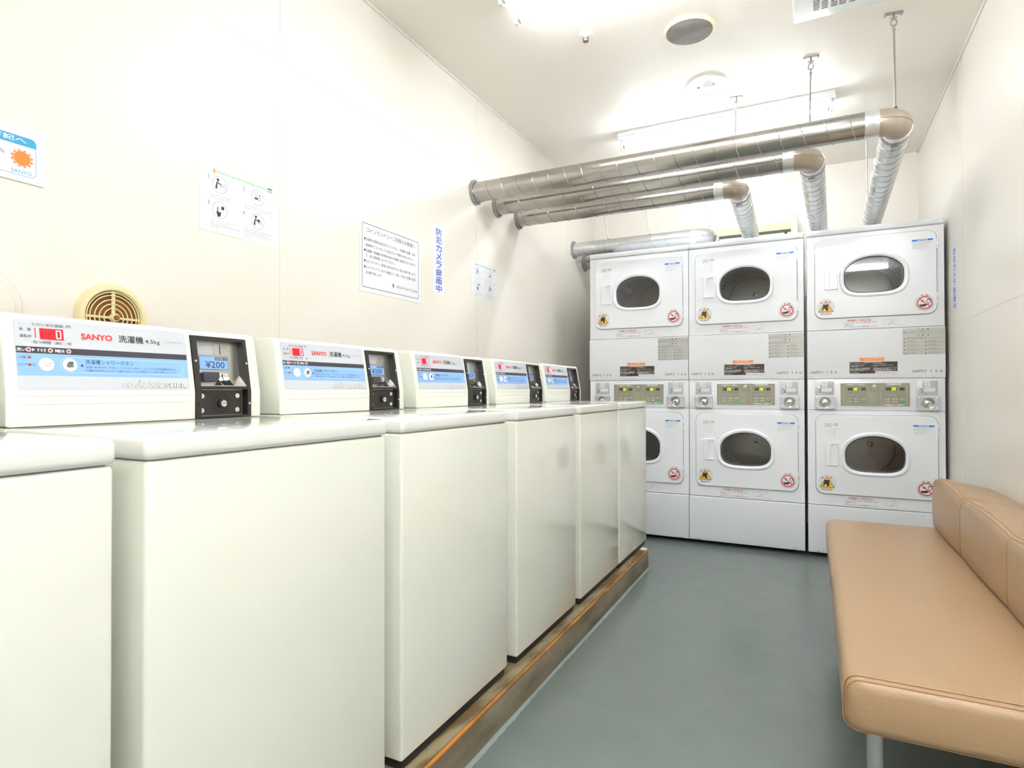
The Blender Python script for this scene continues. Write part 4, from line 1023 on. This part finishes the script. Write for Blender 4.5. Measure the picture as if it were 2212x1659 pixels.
# ------------------------------------------------------------------ round wall vents
def wall_vent(y, z, label, opened):
    loc = (XL, y, z); root = thing('wall_vent', label, 'vent', loc, 'round wall vents')
    fr_ = Frame((XL, y, z), (0, 1, 0), (0, 0, 1)); C = lambda r: circ(0, 0, r, 56)
    m = M(loc)
    if opened:
        m.loops(fr_, [(C(.096), 0), (C(.095), .010), (C(.089), .020), (C(.078), .021), (C(.074), .016), (C(.073), .002)], 'vent_cream'); m.build('flange', root)
        m = M(loc); m.slab(fr_, C(.074), 0, .002, 'vent_inner'); m.build('duct_mouth', root)
        m = M(loc)
        for r in (.062, .050, .038, .026, .070):
            m.tube([fr_.p(r * math.cos(2 * PI * i / 48), r * math.sin(2 * PI * i / 48), .014) for i in range(48)], .0016, 'vent_cream', 8, False, True)
        m.slab(fr_, rr_pts(-.0045, -.073, .0045, .073, .001), .009, .013, 'vent_cream'); m.slab(fr_, rr_pts(-.073, -.003, .073, .003, .001), .009, .013, 'vent_cream'); m.build('grille', root)
        m = M(loc); m.slab(fr_, circ(0, 0, .0115, 24), .010, .026, 'vent_cream', .002); m.slab(fr_, circ(.0, 0, .007, 20), .026, .032, 'vent_inner', .002); m.build('knob', root)
    else:
        m.loops(fr_, [(C(.098), 0), (C(.096), .012), (C(.088), .022), (C(.070), .022)], 'vent_white', True); m.build('flange', root)
        m = M(loc); m.loops(fr_, [(C(.070), .022), (C(.070), .036), (C(.064), .046), (C(.036), .052)], 'vent_white', True); m.build('cap', root)
wall_vent(.989, 1.235, 'cream round wall vent with a grille of rings, peeking above the nearest console', True)
wall_vent(.680, 1.235, 'round white capped wall vent cut off by the left picture edge', False)

# ------------------------------------------------------------------ notices on the walls
def sheet(name, label, cat, y0, z0, w_, h_, draw, rad=0.0, mt='poster', group=None, wall='L', thick=.0012):
    if wall == 'L': fr_ = Frame((XL, y0, z0), (0, 1, 0), (0, 0, 1)); loc = (XL, y0 + w_ / 2, z0)
    else: fr_ = Frame((XR, y0, z0), (0, -1, 0), (0, 0, 1)); loc = (XR, y0 - w_ / 2, z0)
    m = M(); m.slab(fr_, rr_pts(0, 0, w_, h_, rad), .0004, thick, mt); draw(m, fr_, thick + .0003)
    return place(m, name, label, cat, loc, group)

def manga(m, f, d, k=1.0):
    T_ = m.text; S = lambda *a: [q * k for q in a]
    def t(s, a0, b0, a1, b1, mt, bold=0.0): T_(f, s, a0 * k, b0 * k, a1 * k, b1 * k, d, mt, bold)
    m.slab(f, rr_pts(*S(.0470, .1930, .0590, .2080), .002 * k), d - .0002, d, 'poster_yellow'); T_(f, '?', *S(.0505, .1955, .0555, .2060), d + .0003, 'ink_red', .02)
    t('How to use the washing machine', .0640, .1950, .2640, .2080, 'poster_green', .022)
    m.frame(f, rr_pts(*S(.2680, .1945, .2870, .2085), .001), .0014 * k, d, 'ink'); m.rect(f, *S(.268, .2045, .287, .2085), d + .0002, 'ink'); m.line(f, *S(.2775, .1945, .2775, .2045), .001 * k, d, 'ink'); m.line(f, *S(.270, .199, .285, .199), .001 * k, d, 'ink')
    for s, a, b in (('1', .0290, .1700), ('2', .1630, .1700), ('3', .0290, .0870), ('4', .1630, .0870)):
        if s == '1': m.poly(f, [(q[0] * k, q[1] * k) for q in ((a + .0028, b), (a + .0052, b), (a + .0052, b + .0135), (a + .0032, b + .0135), (a + .0002, b + .0112), (a + .0002, b + .0090), (a + .0028, b + .0106))], d, 'poster_blue')
        else: t(s, a, b, a + .0075, b + .0135, 'poster_blue', .03)
        t('.', a + .0095, b - .0005, a + .0112, b + .0012, 'ink')
    for cx_, cy_ in ((.0745, .1605), (.2245, .1605), (.0745, .0765), (.2255, .0770)): m.ring(f, cx_ * k, cy_ * k, .0268 * k, .0278 * k, d, 'ink_grey', 40)
    def man(cx_, cy_, box_):
        m.disc(f, (cx_ - .008) * k, (cy_ + .0150) * k, .0048 * k, d, 'ink', 16)
        m.poly(f, [(a * k, b * k) for a, b in ((cx_ - .018, cy_ - .013), (cx_ - .011, cy_ - .017), (cx_ - .0095, cy_ + .003), (cx_ - .0125, cy_ + .0095))], d, 'ink')
        m.line(f, (cx_ - .0125) * k, (cy_ + .0075) * k, (cx_ + .005) * k, (cy_ + .0005) * k, .0038 * k, d + .0002, 'ink')
        for a0, b0, a1, b1 in ((0, -.003, .020, -.003), (0, -.003, 0, -.014), (.020, -.003, .020, -.012), (0, -.0065, .020, -.0065), (.009, -.003, .008, .008), (.016, -.003, .0165, .007), (.012, -.003, .0165, .007)):
            m.line(f, (cx_ + a0) * k, (cy_ + b0) * k, (cx_ + a1) * k, (cy_ + b1) * k, .0007 * k, d, 'ink_grey')
        if box_: m.disc(f, (cx_ + .004) * k, (cy_ + .003) * k, .0055 * k, d + .0003, 'ink', 10)
    man(.0745, .1605, False); man(.2255, .0770, True)
    m.ring(f, .219 * k, .172 * k, .006 * k, .0068 * k, d, 'ink_grey', 20); t('100', .2155, .1700, .2225, .1740, 'ink_grey')
    m.line(f, .233 * k, .177 * k, .233 * k, .170 * k, .001 * k, d, 'ink'); m.poly(f, [(a * k, b * k) for a, b in ((.229, .171), (.237, .171), (.233, .166))], d, 'ink')
    m.frame(f, rr_pts(*S(.209, .150, .241, .164), .001), .0006 * k, d, 'ink_grey'); m.rect(f, *S(.212, .1535, .226, .1605), d + .0002, 'ink'); m.frame(f, rr_pts(*S(.229, .152, .2355, .162), .0005), .001 * k, d + .0002, 'ink')
    m.frame(f, rr_pts(*S(.060, .079, .072, .093), .0008), .0007 * k, d, 'ink_grey'); m.rect(f, *S(.0645, .066, .0675, .086), d + .0002, 'ink')
    m.poly(f, [(a * k, b * k) for a, b in ((.0605, .0735), (.0645, .0705), (.0785, .0705), (.0775, .0600), (.0745, .0545), (.0655, .0545), (.0635, .0610))], d, 'ink'); m.rect(f, *S(.079, .080, .090, .091), d, 'ink')
    g_ = 'ink'; r_ = 'ink_red'
    t('Please make sure nothing inside', .0395, .1200, .1130, .1235, g_); t('the washing tub before using.', .0395, .1120, .1090, .1155, g_)
    t('Please insert 200yen', .1695, .1200, .2150, .1235, g_); t('(100 yen coins only)', .2165, .1200, .2620, .1235, r_); t('and close', .2640, .1200, .2870, .1235, g_)
    t('the cover.', .1695, .1110, .1900, .1145, g_); t('Do not put clothes and detergent yet.', .1920, .1110, .2840, .1145, r_)
    t('When closing the cover, within 10 seconds,', .0395, .0375, .1340, .0410, r_); t('please push the shower button.', .0395, .0305, .1090, .0340, r_)
    t('Then it will start washing the tub automatically', .0395, .0235, .1510, .0270, g_); t('for 30 seconds.', .0395, .0165, .0730, .0200, g_)
    t('Please make sure the tub has stopped completely,', .1710, .0385, .2890, .0420, g_); t('then put your clothes and detergent in.', .1710, .0320, .2640, .0355, g_)
    t('After using the machine, for other guests, please', .1710, .0255, .2850, .0290, r_); t('take out clothes as soon as possible and keep', .1710, .0190, .2800, .0225, r_); t('the cover open.', .1710, .0125, .2060, .0160, r_)
sheet('paper_notice', 'white illustrated how-to-use sheet above the round grille vent, the larger-looking of the two', 'notice', 1.2570, 1.5520, .3165, .2195, lambda m, f, d: manga(m, f, d), group='notices on the left wall')
sheet('paper_notice', 'white illustrated how-to-use sheet farthest along the left wall, right of the blue-lettered strip', 'notice', 2.9700, 1.5650, .3165, .2220, lambda m, f, d: manga(m, f, d), group='notices on the left wall')

def hotel(m, f, d):
    m.frame(f, rr_pts(.0145, .0195, .4310, .3020, .005), .0022, d, 'ink')
    m.text(f, 'コインランドリーご利用のお客様へ', .0450, .2640, .4040, .2860, d, 'ink', -.004)
    for b in (.2330, .1830, .1365, .1100): m.poly(f, [(.0265, b), (.0320, b - .0070), (.0375, b), (.0320, b + .0070)], d, 'ink')
    for s, a1, b in (('洗濯物の管理は各自で行ってください。洗濯物の盗難・紛失・', .413, .2330), ('破損等がございましても当社では一切責任は負えません。', .386, .2080), ('洗濯機・乾燥機の使用時は他のお客様に迷惑がかかりますの', .404, .1830), ('で、長い間放置しないでください。', .246, .1610), ('コインランドリー利用の目的以外での入室はお断り致します。', .410, .1365), ('コインランドリー内での着替えや、著しく汚れた衣類の洗濯', .404, .1100), ('はお断り致します。', .153, .0870)):
        m.text(f, s, .0385, b - .0070, a1, b + .0065, d, 'ink', .004)
    m.poly(f, [(.2230, .0565), (.2320, .0450), (.2410, .0565), (.2320, .0680)], d, 'sticker_cyan'); m.poly(f, [(.2255, .0500), (.2320, .0440), (.2385, .0500), (.2320, .0470)], d + .0002, 'ink')
    m.text(f, 'ホテルマイステイズ', .2570, .0480, .3720, .0610, d, 'ink', .015); m.text(f, '東池袋', .3800, .0470, .4220, .0600, d, 'ink_grey', .005)
sheet('framed_notice', 'large white notice with dark outline and small blue diamond logo, left wall', 'notice', 2.0160, 1.4650, .4550, .3170, hotel, group='notices on the left wall', thick=.002)
def strip(m, f, d):
    for i, ch in enumerate('防犯カメラ録画中'): m.text(f, ch, .031, .3100 - .0425 * i, .083, .3460 - .0425 * i, d, 'notice_blue', .03)
sheet('vertical_notice', 'narrow white strip with vertical blue lettering on the left wall', 'notice', 2.5750, 1.5335, .1130, .3665, strip, group='security camera notices')
sheet('vertical_notice', 'narrow white strip with vertical blue lettering on the right wall beside the right dryer', 'notice', 4.0250, 1.4520, .1130, .3665, strip, group='security camera notices', wall='R')

def sun_sign(m, f, d):
    w_ = .360; q = lambda y: y - (.827 - w_)
    m.frame(f, rr_pts(.020, .0150, q(.8055), .1120, .012), .0010, d, 'sticker_cyan')
    P_ = rr_pts(.020, .0150, q(.8055), .1120, .012)
    top = [p for p in P_ if p[1] > .0895]; m.poly(f, [(.020, .0900)] + [(q(.8055), .0900)] + top, d + .0002, 'sticker_cyan')
    m.text(f, '故障の場合は下記へ', q(.560), .0960, q(.784), .1085, d + .0005, 'white_print', .04)
    m.text(f, 'ご連絡をお願いします', q(.545), .0640, q(.700), .0750, d, 'ink_blue'); m.text(f, 'ダイヤル', q(.690), .0580, q(.740), .0700, d, 'ink_blue')
    cx_, cy_ = q(.7755), .0575
    pts = []
    for i in range(24):
        t = 2 * PI * i / 24; r = .0255 if i % 2 else .0195; pts.append((cx_ + r * math.cos(t), cy_ + r * .92 * math.sin(t)))
    m.poly(f, pts, d, 'sticker_orange'); m.ring(f, cx_, cy_, .0180, .0188, d + .0004, 'white_print', 32)
    m.text(f, 'SANYO', q(.7530), .0165 + .003, q(.7960), .0285, d, 'sticker_cyan', .0)
sheet('wall_sign', 'white plastic sign with blue band and orange sun emblem at the left picture edge', 'sign', .4670, 1.5500, .3600, .1350, sun_sign, rad=.006, thick=.004)

# ------------------------------------------------------------------ wall air conditioner
loc = Vector((-.52, YB, 2.12)); ac = thing('air_conditioner', 'old cream wall air conditioner behind the ducts above the middle dryer', 'air conditioner', loc)
m = M(loc); AY = 4.985
pts = [(-.965, 2.120), (-.082, 2.120), (-.082, 2.355), (-.095, 2.372), (-.918, 2.372), (-.965, 2.330)]
fA = Frame((0, AY, 0), (1, 0, 0), (0, 0, 1)); m.slab(fA, pts, -(YB - AY), 0, 'ac_cream', .004); m.build('casing', ac)
m = M(loc); m.slab(fA, rr_pts(-.700, 2.2480, -.130, 2.3030, .003), 0, .006, 'ac_yellow', .002); m.build('front_flap', ac)
m = M(loc); m.slab(fA, [(-.700, 2.226), (-.130, 2.226), (-.130, 2.2465), (-.700, 2.2465)], 0, .0015, 'black'); m.build('air_outlet', ac)
m = M(loc); m.rect(fA, -.96, 2.3085, -.083, 2.3105, .0005, 'seam_paint'); m.slab(fA, circ(-.165, 2.222, .010, 16), 0, .002, 'vent_slot', .0005); m.build('trim_line', ac)
print('built', len(bpy.data.objects))
